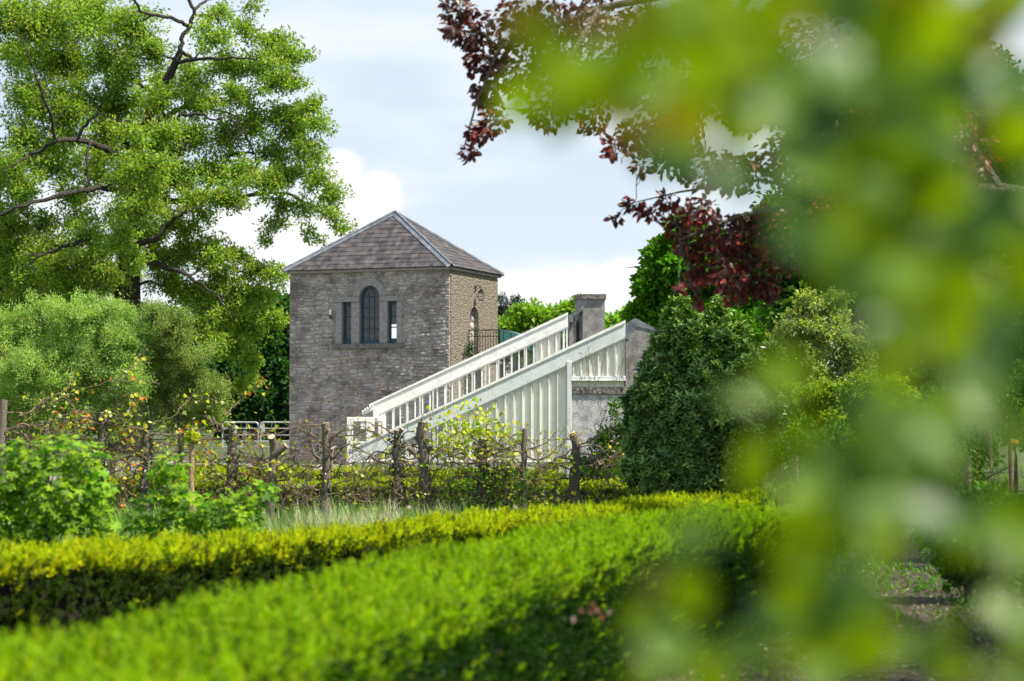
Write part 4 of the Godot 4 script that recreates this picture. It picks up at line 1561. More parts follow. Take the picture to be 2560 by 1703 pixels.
func build_oaks() -> void:
	var tuft := [cluster(9, 0.26, 0.16, 0.08, 0.3), cluster(9, 0.30, 0.16, 0.08, 0.3), cluster(7, 0.22, 0.17, 0.085, 0.3), cluster(10, 0.34, 0.15, 0.08, 0.3)]
	var D := 80.0
	var base := P(322, 1160, D)
	base.y = 0
	var t := thing("oak_tree", "great spreading oak in fresh leaf rising behind the shrubs left of the tower", "tree", base, "oaks on the left")
	var trunk := pts_px([[322, 1160, 0.95], [316, 900, 0.66], [316, 760, 0.56], [320, 698, 0.50], [328, 600, 0.40], [334, 557, 0.36], [338, 509, 0.33], [337, 402, 0.26], [363, 315, 0.22], [388, 242, 0.19], [426, 184, 0.165], [451, 130, 0.14]], D)
	trunk.p[0].y = -0.1
	var limbs := [
		[[451, 130, 0.15], [456, 85, 0.13], [478, 60, 0.12], [485, 25, 0.11], [462, -20, 0.09]],
		[[470, 65, 0.12], [440, 48, 0.11, -0.5], [390, 40, 0.10, -1], [350, 26, 0.09, -1.5], [330, -15, 0.07, -2]],
		[[485, 25, 0.1], [520, 0, 0.08, 1], [570, -20, 0.05, 2]],
		[[345, 400, 0.24], [300, 392, 0.22, -1], [262, 372, 0.19, -2], [225, 355, 0.17, -2.5], [189, 349, 0.15, -3], [140, 352, 0.13, -4], [95, 380, 0.10, -4], [40, 410, 0.06, -5]],
		[[189, 349, 0.12, -3], [215, 310, 0.09, -3], [232, 295, 0.07, -3.4]],
		[[225, 355, 0.1, -2.5], [215, 400, 0.08, -3], [222, 450, 0.06, -3]],
		[[363, 315, 0.2], [395, 305, 0.17, 1], [427, 286, 0.15, 1.5], [452, 268, 0.13, 2], [494, 262, 0.11, 2.5], [540, 275, 0.08, 3], [600, 290, 0.06, 3.5], [650, 300, 0.04, 4]],
		[[400, 320, 0.16, -1], [430, 310, 0.14, -1.5], [450, 290, 0.1, -2], [500, 285, 0.08, -3], [540, 300, 0.06, -3.5]],
		[[451, 130, 0.12], [480, 145, 0.09, 1.5], [540, 150, 0.07, 2], [620, 160, 0.05, 3], [690, 175, 0.03, 3.5]],
		[[440, 155, 0.12], [490, 148, 0.1, -2], [560, 145, 0.07, -3], [640, 150, 0.05, -4]],
		[[337, 520, 0.26], [380, 520, 0.22, 1], [420, 505, 0.2, 2], [500, 498, 0.17, 2], [606, 494, 0.13, 2.5], [680, 482, 0.11, 3], [727, 485, 0.09, 3], [790, 520, 0.06, 3.5], [830, 550, 0.04, 4], [868, 572, 0.02, 4]],
		[[500, 498, 0.12, 2], [550, 420, 0.1, 1], [582, 380, 0.09, 0.5], [635, 384, 0.08, 0], [645, 430, 0.05, 0]],
		[[635, 384, 0.06], [610, 330, 0.05, -1], [595, 310, 0.04, -1]],
		[[337, 470, 0.2], [300, 480, 0.18, -2], [242, 470, 0.15, -3], [160, 485, 0.13, -4], [90, 505, 0.11, -4.5], [40, 520, 0.1, -5], [-30, 545, 0.09, -5]],
		[[330, 610, 0.2], [390, 600, 0.16, -2], [420, 560, 0.12, -2], [460, 530, 0.07, -3]],
		[[325, 650, 0.22], [400, 660, 0.17, -1], [470, 690, 0.11, -2], [540, 735, 0.06, -2.5], [575, 780, 0.03, -3]],
		[[337, 640, 0.18], [420, 630, 0.14, 2], [520, 640, 0.1, 3], [610, 680, 0.06, 4], [680, 690, 0.03, 4]],
		[[330, 600, 0.2], [260, 590, 0.16, -2], [180, 610, 0.12, -3], [100, 640, 0.08, -3.5]],
		[[337, 402, 0.2], [300, 330, 0.17, 2], [280, 240, 0.14, 3], [250, 140, 0.11, 4], [240, 40, 0.08, 4]],
		[[300, 330, 0.14, 2], [220, 240, 0.1, 3], [130, 160, 0.08, 4], [60, 100, 0.05, 5]],
		[[140, 352, 0.1, -4], [120, 270, 0.08, -5], [90, 190, 0.06, -6], [60, 110, 0.04, -6]],
	]
	var skel := [trunk]
	for l in limbs:
		var lim := pts_px(l, D)
		var cp := []
		var cr := []
		for i in lim.p.size() - 1:
			for j in 4:
				cp.append((lim.p[i] as Vector3).lerp(lim.p[i + 1], j / 4.0) + (rdir() * 0.055 if i + j > 0 else Vector3.ZERO))
				cr.append(lerpf(lim.r[i], lim.r[i + 1], j / 4.0) * 0.7)
		cp.append(lim.p[-1])
		cr.append(lim.r[-1] * 0.62)
		skel.append({"p": cp, "r": cr})
	var lb := [
		[40, 40, 85, 1.1], [130, 60, 90, 1.1], [230, 40, 90, 1.1], [330, 80, 85], [60, 140, 85, 1.1], [170, 160, 90, 1.1], [280, 165, 85], [380, 130, 60, 0.8],
		[560, 40, 55, 0.6], [620, 15, 40, 0.5], [530, 95, 55, 0.8], [620, 90, 45, 0.7], [690, 110, 55], [730, 140, 42], [770, 145, 22, 0.8], [650, 160, 60], [570, 170, 60, 0.9], [480, 200, 60],
		[70, 250, 80], [180, 260, 85], [290, 260, 80], [400, 250, 60, 0.9], [500, 260, 60], [590, 245, 55], [690, 210, 50], [740, 210, 35],
		[60, 340, 70, 0.8], [160, 330, 65, 0.7], [270, 340, 75], [400, 370, 75, 1.1], [480, 340, 65], [560, 340, 60], [640, 310, 60], [720, 290, 60], [780, 270, 42], [790, 320, 38], [740, 340, 50],
		[40, 440, 75, 0.7], [130, 430, 70, 0.7], [240, 430, 70, 0.9], [350, 450, 80, 1.1], [440, 450, 70, 1.1], [530, 430, 60], [600, 430, 55, 0.9], [690, 390, 55], [760, 380, 45], [800, 400, 28, 0.9], [560, 490, 60], [480, 520, 60],
		[660, 460, 50], [720, 440, 50], [790, 450, 45], [830, 490, 40], [700, 510, 40, 0.8], [765, 520, 40, 0.8], [830, 545, 35, 0.9], [690, 560, 32, 0.9], [665, 600, 26, 0.8], [765, 590, 24, 0.9], [850, 578, 22], [880, 572, 12], [800, 600, 16, 0.7],
		[20, 560, 70, 0.9], [110, 560, 60, 0.7], [200, 560, 55, 0.6], [420, 560, 55, 0.8], [380, 600, 50, 0.8], [480, 570, 45, 0.8], [520, 620, 45, 0.7],
		[40, 650, 80, 1.1], [130, 640, 75], [220, 650, 70], [270, 690, 60], [400, 650, 60, 0.9], [460, 640, 55, 0.9], [540, 650, 55], [600, 640, 40, 0.8], [640, 680, 50], [700, 690, 35, 0.9], [560, 710, 55],
		[335, 330, 45, 0.8, -4.0], [320, 430, 60, 1.0, -4.0], [350, 520, 60, 1.0, -5.0], [310, 600, 55, 0.9, -4.5], [370, 420, 60, 0.9, -5.0], [410, 330, 55, 0.9, -4.0], [340, 650, 45, 0.7, -4.5], [210, 600, 60, 0.8, -3.0], [120, 690, 70, 0.9, -3.0], [310, 540, 60, 1.0, 5.0], [360, 590, 50, 0.9, 5.0], [300, 620, 50, 0.9, 4.0], [345, 470, 60, 1.0, 5.0], [420, 210, 50, 0.8, 4.0], [370, 270, 50, 0.8, 4.0], [250, 390, 55, 0.8, 3.0], [130, 380, 60, 0.8, 3.0], [60, 480, 60, 0.8, 3.0], [180, 490, 60, 0.8, 3.0], [300, 710, 50, 0.8, 4.0],
		[60, 730, 80], [180, 720, 75], [420, 720, 60], [490, 740, 60, 1.1], [600, 750, 60, 1.1], [660, 750, 45], [540, 800, 55, 1.1], [620, 820, 55], [680, 800, 35], [580, 880, 50], [630, 900, 35], [520, 860, 50], [600, 960, 35, 0.8], [640, 955, 22, 0.8],
	]
	grow(t, skel, lobes_px(lb, D, 0.060, 0.8), tuft, M.leaf, M.oak_bark, func(_at): return vary(Color(0.35, 0.445, 0.085), 0.45, 0.25), 0.012, 0.8, 5, 0.85)
	# a second trunk at the picture's edge
	var b2 := P(40, 1160, 84.0)
	b2.y = 0
	var t2 := thing("oak_tree", "dark oak trunk at the left edge, partly behind the great oak's boughs", "tree", b2, "oaks on the left")
	var tr2 := pts_px([[40, 1160, 0.9], [35, 900, 0.7], [25, 760, 0.6], [12, 640, 0.5], [-20, 520, 0.4], [-60, 300, 0.3]], 84.0)
	tr2.p[0].y = -0.1
	var sk2 := [tr2, pts_px([[20, 700, 0.3], [80, 640, 0.2], [130, 620, 0.1]], 84.0)]
	grow(t2, sk2, lobes_px([[-20, 420, 90], [60, 600, 60, 0.7], [130, 690, 70], [20, 760, 70], [-60, 560, 90]], 84.0, 0.028, 0.4), tuft, M.leaf, M.oak_bark, func(_at): return vary(Color(0.25, 0.36, 0.05), 0.4, 0.2), 0.014, 0.8, 5)


func build_shrubs() -> void:
	# willows on the left: small grey-green leaves
	var wt := [cluster(20, 0.12, 0.055, 0.02, 0.3, 0.5), cluster(20, 0.14, 0.055, 0.02, 0.3, 0.5), cluster(18, 0.1, 0.06, 0.02, 0.3, 0.5)]
	var ws := [
		["grey-green willow shrub, tallest and leftmost of the three below the oak", 90, Color(0.46, 0.56, 0.18), [[30, 830, 75], [110, 800, 70], [170, 790, 55], [60, 910, 80], [150, 880, 80], [40, 1000, 90], [140, 980, 90], [100, 1070, 80]]],
		["grey-green willow shrub, the middle of the three below the oak trunk", 280, Color(0.43, 0.53, 0.18), [[230, 770, 50], [260, 810, 60], [300, 790, 50], [220, 870, 75], [310, 860, 70], [250, 950, 85], [330, 940, 70], [270, 1040, 85]]],
		["olive-brown willow shrub, nearest the tower of the three below the oak", 450, Color(0.34, 0.39, 0.135), [[390, 800, 55], [440, 820, 55], [390, 880, 70], [470, 890, 60], [410, 960, 80], [500, 950, 60], [430, 1040, 80], [510, 1030, 60], [545, 985, 40]]],
	]
	for s in ws:
		simple_tree("willow_shrub", s[0], "shrub", "willow shrubs below the oak", 43.0, [[s[1], 1210, 0.07], [s[1], 1080, 0.05], [s[1] + 8, 960, 0.03]], s[3], 0.075, wt, M.leaf_matt, s[2], 0.35, 0.15, 0.006, [], 0.5)
	# the dark glossy laurel: its leaves show singly
	var lb := MB.new()
	var base := Vector3(P(1750, 1200, 26.5).x, 0, -26.5)
	var t := thing("laurel_bush", "large dark glossy laurel bush standing against the grey gable wall", "bush", base)
	var stem := MB.new()
	for k in 5:
		var a := base + Vector3(rf(-0.3, 0.3), 0, rf(-0.3, 0.3))
		stem.tube(wander(a, base + Vector3(rf(-0.6, 0.6), 2.0, rf(-0.5, 0.5)), 5, 0.05), taper(0.04, 0.015, 5), 6)
	part(t, "stems", stem.done(), M.bark)
	var lobes := lobes_px([[1700, 800, 30], [1790, 815, 26], [1720, 860, 55], [1790, 870, 50], [1660, 930, 50], [1760, 950, 80], [1860, 920, 50], [1900, 960, 40], [1640, 1000, 50], [1720, 1040, 90], [1820, 1030, 90], [1900, 1040, 55], [1630, 1090, 60], [1720, 1130, 90], [1820, 1120, 90], [1640, 1170, 60], [1750, 1190, 75], [1840, 1190, 60], [1600, 1060, 25], [1605, 1140, 30], [1690, 1215, 55], [1590, 1190, 24], [1665, 860, 26], [1700, 770, 16], [1800, 775, 14], [1620, 960, 22], [1595, 1010, 20], [1930, 900, 25], [1580, 1110, 18], [1840, 850, 28]], 26.5, 1.0, 0.15)
	var leaf1 := blade(0.105, 0.042, 0.9, 0.28, 0.12, 4)
	var spr := MB.new()
	for k in 9:
		var a := k * 2.4
		var d := Vector3(cos(a), 0.45 + 0.09 * k, sin(a))
		var kk := rf(0.8, 1.2)
		spr.leaf(Vector3(0, 0.012 * k, 0), d, Vector3.UP, rf(0.08, 0.115), 0.04, Color(kk, kk, kk), 0.16)
	var spray := spr.done()
	var xf := []
	var cols := []
	var one := []
	for l in lobes:
		var c: Vector3 = l[0]
		var r: float = l[1]
		for i in int(900.0 * r * r * 5.0):
			var d := rdir()
			var q := c + d * r * pow(rf(0.15, 1), 0.35)
			var up := (d + Vector3(0, 0.9, 0) + rdir() * 0.3)
			var young := smoothstep(2.0, 3.2, q.y + rf(-0.5, 0.5))
			var col := vary(Color(0.14, 0.25, 0.05), 0.4, 0.15).lerp(vary(Color(0.19, 0.32, 0.03), 0.3, 0.15), young * 0.85)
			xf.append(Transform3D(basis_along(up, rf(0, TAU)).scaled(Vector3.ONE * rf(0.75, 1.2)), q))
			cols.append(col)
			if q.z > c.z + r * 0.5 and rf(0, 1) < 0.25:
				one.append(q + Vector3(0, 0, 0.03))
	var tones := []
	for k in 5:
		var m: StandardMaterial3D = M.leaf_gloss.duplicate()
		m.albedo_color = vary(Color(0.12, 0.225, 0.042), 0.35, 0.2).linear_to_srgb()
		tones.append(m)
	for i in 300:
		var q: Vector3 = one[int(i * one.size() / 300.0)]
		var o := part(t, "leaf", leaf1, tones[i % 5])
		o.transform = Transform3D(basis_along(Vector3(rf(-1, 1), rf(-0.3, 1), rf(0.1, 0.8)), rf(-0.8, 0.8)).scaled(Vector3.ONE * rf(0.8, 1.2)), q - base)
	stuff(t, "foliage", spray, M.leaf_gloss, xf, cols)
	# roses at the foot of the wall, with white blooms
	var rt := [cluster(12, 0.09, 0.055, 0.035, 0.3), cluster(12, 0.1, 0.055, 0.035, 0.3)]
	var rose := simple_tree("rose_bush", "straggling rose bush with a few white blooms under the roughcast wall", "bush", "", 34.0, [[1520, 1250, 0.02], [1525, 1180, 0.015], [1540, 1100, 0.01]],
		[[1480, 1180, 55], [1540, 1170, 60], [1590, 1150, 55], [1520, 1110, 45, 0.5], [1560, 1080, 40, 0.4], [1540, 1030, 30, 0.35], [1500, 1090, 30, 0.4], [1450, 1210, 45], [1580, 1210, 50], [1510, 1220, 55]], 0.075, rt, M.leaf, Color(0.10, 0.19, 0.035), 0.4, 0.25, 0.004, [], 0.4)
	var fl := blade(0.045, 0.045, 1.0, 0.35, 0.1, 3)
	for e in [[1530, 1105], [1545, 1110], [1497, 1157], [1518, 1177], [1533, 1128], [1562, 1102], [1476, 1140], [1548, 1160], [1586, 1115]]:
		var c := P(e[0], e[1], 33.6)
		var b := MB.new()
		for k in 7:
			b.leaf(c, rdir() * 0.8 + Vector3(0, 0.3, 0.8), Vector3.UP, rf(0.03, 0.045), 0.035, Color(0.82, 0.74, 0.74), 0.3)
		part(rose, "bloom", b.done(), M.petal)
	for k in 6:
		var b := MB.new()
		var a := P(rf(1480, 1580), 1180, 34)
		b.tube(wander(a, P(rf(1470, 1600), rf(985, 1090), 34 + rf(-0.4, 0.6)), 6, 0.07, 0.1), taper(0.009, 0.003, 6), 4)
		part(rose, "cane", b.done(), M.twig)
	# pale flowering shrub and the growth right of the laurel
	var pt := [cluster(14, 0.13, 0.075, 0.05, 0.35), cluster(14, 0.15, 0.075, 0.05, 0.35)]
	simple_tree("pale_shrub", "pale cream-green shrub with light leaf tips right of the laurel", "shrub", "", 40.0, [[2040, 1150, 0.06], [2040, 980, 0.04], [2050, 850, 0.02]],
		[[2010, 770, 40], [1990, 830, 50], [2050, 800, 50], [1960, 880, 50], [2040, 880, 65], [2110, 850, 55], [1970, 940, 50], [2050, 960, 70], [2130, 920, 60], [2090, 770, 40]], 0.05, pt, M.leaf_pale, Color(0.42, 0.50, 0.22), 0.45, 0.15, 0.008)
	simple_tree("vine_shrub", "yellow-green leafy shrub low beside the roughcast wall, right of the laurel", "shrub", "", 37.0, [[2090, 1200, 0.05], [2100, 1080, 0.03]],
		[[1980, 990, 45], [2060, 1000, 55], [2150, 990, 60], [2230, 1000, 60], [2020, 1070, 60], [2110, 1070, 65], [2200, 1080, 65], [1960, 1060, 45], [2290, 1060, 60]], 0.05, pt, M.leaf_pale, Color(0.28, 0.38, 0.04), 0.4, 0.2, 0.008)
	var ht := [cluster(16, 0.11, 0.06, 0.04, 0.35), cluster(16, 0.12, 0.06, 0.04, 0.35)]
	for s in [["bushy green shrub behind the fallen rails, middle of the shaded border", 2060, 28.0, [[1960, 1150, 50], [2040, 1120, 70], [2130, 1150, 70], [2000, 1210, 60], [2100, 1230, 70], [2190, 1200, 60]]],
			["leafy green shrub beside the thin wooden stake in the shaded border", 2330, 27.0, [[2260, 1120, 70], [2340, 1090, 80], [2420, 1110, 65], [2300, 1200, 80], [2400, 1200, 75], [2450, 1130, 40], [2230, 1230, 60], [2400, 1050, 60]]],
			["low leafy shrub behind the end of the green hedge, beside the litter", 1990, 19.5, [[1950, 1290, 45], [2010, 1270, 55], [2080, 1290, 55], [1980, 1340, 50], [2060, 1350, 55]]],
			["low leafy shrub right of the litter patch under the blurred leaves", 2420, 16.0, [[2380, 1330, 60], [2450, 1300, 70], [2520, 1330, 70], [2420, 1400, 70], [2520, 1420, 70]]],
			["dark shrub behind the yellow tagged post at the right edge", 2540, 29.0, [[2560, 980, 80], [2500, 1000, 60], [2540, 1060, 60], [2600, 1080, 70]]]]:
		simple_tree("green_shrub", s[0], "shrub", "green shrubs of the shaded border", s[2], [[s[1], 1300, 0.04], [s[1], 1200, 0.03], [s[1], 1140, 0.02]], s[3], 0.05, ht, M.leaf, Color(0.11, 0.24, 0.03), 0.4, 0.2, 0.006)
	# stake, post and tag at the right edge
	var sk := thing("wooden_stake", "thin pale wooden stake leaning in the shaded border", "stake", Vector3(P(2482, 1200, 24).x, 0, -24))
	var b := MB.new()
	b.bar(Vector3(P(2485, 1200, 24).x, 0, -24), P(2475, 1079, 24), 0.03, 0.03, Vector3.RIGHT, Color.WHITE, 0.004)
	part(sk, "shaft", b.done(), M.wood)
	var po := thing("tagged_post", "dark leaning post with an orange-yellow tag at the right edge", "post", Vector3(P(2527, 1200, 24).x, 0, -24))
	b = MB.new()
	b.tube([Vector3(P(2532, 1200, 24).x, 0, -24), P(2525, 1130, 24), P(2528, 1095, 24)], [0.022, 0.022, 0.02], 7, Color.WHITE, true)
	part(po, "shaft", b.done(), solid(L(0.16, 0.07, 0.05), 0.7))
	b = MB.new()
	b.bar(P(2528, 1103, 23.9), P(2547, 1107, 23.9), 0.045, 0.012, Vector3.UP, Color.WHITE, 0.003)
	part(po, "tag", b.done(), solid(L(0.62, 0.30, 0.03), 0.5))
	for k in 3:
		var rl := thing("fallen_rail", ["slim pale rail sloping up to the right in the shaded border", "grey fallen rail lying level across the shaded border", "lower grey fallen rail lying under the level one"][k], "rail", P([2500, 2510, 2510][k], [1180, 1228, 1240][k], 22.0))
		b = MB.new()
		var q0 := P([2460, 2470, 2480][k], [1200, 1228, 1238][k], 22.0)
		var q1 := P([2530, 2570, 2570][k], [1163, 1228, 1237][k], 22.0)
		b.tube(wander(q0, q1, 5, 0.01), taper(0.011, 0.008, 5), 6, Color.WHITE, true)
		part(rl, "pole", b.done(), M.bark)


func build_beech() -> void:
	var D := 17.0
	var base := Vector3(6.6, 0, -20.0)
	var t := thing("copper_beech", "copper beech reaching dark purple-red branches in from the upper right", "tree", base)
	var trunk := {"p": [base + Vector3(0, -0.1, 0), base + Vector3(-0.1, 2, 0.2), base + Vector3(-0.2, 4.5, 0.4), base + Vector3(0.1, 8, 0.6)], "r": [0.45, 0.36, 0.3, 0.2]}
	var limb := func(l: Array) -> Dictionary: return pts_px(l, D)
	var sk := [trunk]
	for l in [
		[[2950, 560, 0.09, 2.0], [2500, 470, 0.055, 1.0], [2100, 490, 0.03], [1850, 540, 0.018], [1700, 600, 0.015]],
		[[2100, 490, 0.025], [1900, 450, 0.016, 0.5], [1700, 480, 0.009, 0.4], [1570, 510, 0.004, 0.3]],
		[[2950, -100, 0.11, 2.0], [2400, -120, 0.07, 0.5], [1900, -60, 0.045], [1500, 20, 0.028], [1250, 120, 0.018], [1190, 260, 0.010], [1160, 370, 0.006]],
		[[1900, -60, 0.04], [1800, 110, 0.028, 0.4], [1650, 280, 0.02, 0.4], [1600, 400, 0.01, 0.3]],
		[[1500, 20, 0.025], [1400, 180, 0.02, -0.4], [1380, 290, 0.01, -0.4]],
		[[2400, -120, 0.05, 0.5], [2200, 250, 0.04], [2000, 360, 0.02]],
		[[1250, 120, 0.015], [1170, 60, 0.01], [1120, 60, 0.006]],
		[[2500, 480, 0.06, 1.0], [2350, 250, 0.04, 0.6], [2300, 120, 0.02]],
	]:
		sk.append(limb.call(l))
	for i in sk.size():
		var b := MB.new()
		b.tube(sk[i].p, sk[i].r, 8, Color.WHITE, true)
		part(t, "trunk" if i == 0 else "limb", b.done(), M.bark)
	var lobes := [[1150, 20, 45], [1180, 80, 50], [1130, 75, 22], [1215, 150, 55], [1220, 230, 45], [1235, 300, 40], [1200, 330, 30], [1175, 380, 22], [1290, 60, 80], [1300, 180, 70], [1390, 60, 80], [1400, 170, 80], [1370, 280, 55], [1500, 60, 90], [1520, 190, 80], [1480, 290, 50], [1620, 80, 90], [1620, 220, 80], [1600, 340, 60], [1540, 370, 35], [1600, 420, 22], [1740, 80, 100], [1740, 220, 90], [1700, 340, 70], [1880, 100, 100], [1880, 260, 90], [2040, 120, 100], [2040, 300, 100], [2200, 140, 110], [2200, 330, 100], [1960, 400, 80], [1680, 400, 50], [1760, 420, 70], [1840, 430, 70], [1700, 270, 70], [2380, 160, 120], [2380, 380, 110],
		[1580, 510, 22], [1540, 545, 14], [1620, 525, 25], [1670, 505, 28], [1700, 560, 40], [1720, 610, 35], [1750, 530, 45], [1800, 580, 60], [1850, 620, 60], [1900, 560, 60], [1760, 660, 40], [1820, 690, 45], [1880, 690, 50], [1740, 700, 25], [1700, 715, 14], [1840, 735, 32], [1950, 640, 60], [1750, 755, 14], [1920, 720, 35], [1990, 560, 60], [2050, 640, 55], [2100, 540, 70]]
	var br := MB.new()
	var leafm := []
	for k in 3:
		leafm.append(blade(0.06 + 0.006 * k, 0.040, 0.85, 0.3, 0.25, 4))
	var xf := []
	var cols := []
	var singles := []
	for l in lobes:
		var r: float = l[2] / F * D
		var c := P(l[0], l[1], D + rf(-0.4, 0.5))
		var fr := nearest_on(sk, c)
		var pts := wander(fr.at, c, 4, 0.06)
		br.tube(pts, taper(minf(fr.r * 0.6, 0.012), 0.004, 4), 5)
		for i in int(r * r * (3900.0 if l[1] < 430 and l[0] > 1250 else 5000.0)) + 6:
			var q := c + rdir() * r * pow(rf(0.05, 1), 0.4) * Vector3(1, 0.85, 1)
			if i % 8 == 0:
				br.tube(wander(pts[rng.randi_range(2, 4)], q, 3, 0.08), taper(0.004, 0.002, 3), 3)
			var d := (q - c).normalized() * 0.5 + Vector3(-0.4, -0.55, 0.1) + rdir() * 0.6
			var x0 := Transform3D(basis_along(d, rf(0, TAU)).scaled(Vector3.ONE * rf(0.8, 1.25)), q)
			var col := vary(Color(0.095, 0.037, 0.034), 0.45, 0.2)
			if q.y < 4.2 and rf(0, 1) < 0.35:
				col = vary(Color(0.26, 0.045, 0.035), 0.35, 0.15)
			elif rf(0, 1) < 0.15:
				col = vary(Color(0.10, 0.075, 0.03), 0.35, 0.15)
			xf.append(x0)
			cols.append(col)
	# the rest of the crown, overhead and out to the right
	var outer := cluster(14, 0.32, 0.09, 0.06, 0.3)
	var ox := []
	var oc := []
	for e in [[7.0, 6.5, -11.0, 2.2], [8.2, 10.5, -22.0, 2.6], [6.6, 6.0, -8.0, 1.8], [9.8, 9.0, -20.0, 2.5], [9.5, 6.5, -11.0, 2.3]]:
		var c := Vector3(e[0], e[1], e[2])
		var fr := nearest_on([trunk], c)
		br.tube(wander(fr.at, c, 5, 0.06), taper(0.1, 0.03, 5), 6)
		for i in int(e[3] * e[3] * 150.0):
			ox.append(Transform3D(Basis(Vector3.UP, rf(0, TAU)), c + rdir() * e[3] * pow(rf(0, 1), 0.4)))
			oc.append(vary(Color(0.10, 0.033, 0.035), 0.4, 0.2))
	stuff(t, "outer_crown", outer, M.leaf_copper, ox, oc)
	part(t, "branches", br.done(), M.bark, true, "stuff")
	var tones := []
	for k in 5:
		var m: StandardMaterial3D = M.leaf_copper.duplicate()
		m.albedo_color = [Color(0.12, 0.036, 0.038), Color(0.08, 0.028, 0.032), Color(0.20, 0.036, 0.032), Color(0.10, 0.05, 0.03), Color(0.15, 0.045, 0.045)][k].linear_to_srgb()
		tones.append(m)
	var near := []
	for i in xf.size():
		near.append(i)
	near.sort_custom(func(a, b): return xf[a].origin.z > xf[b].origin.z)
	var left := [[], [], []]
	var lc := [[], [], []]
	for j in near.size():
		var i: int = near[j]
		if j < 300:
			var o := part(t, "leaf", leafm[i % 3], tones[i % 5])
			o.transform = Transform3D(xf[i].basis, xf[i].origin - base)
		else:
			left[i % 3].append(xf[i])
			lc[i % 3].append(cols[i])
	for k in 3:
		stuff(t, "foliage", leafm[k], M.leaf_copper, left[k], lc[k])


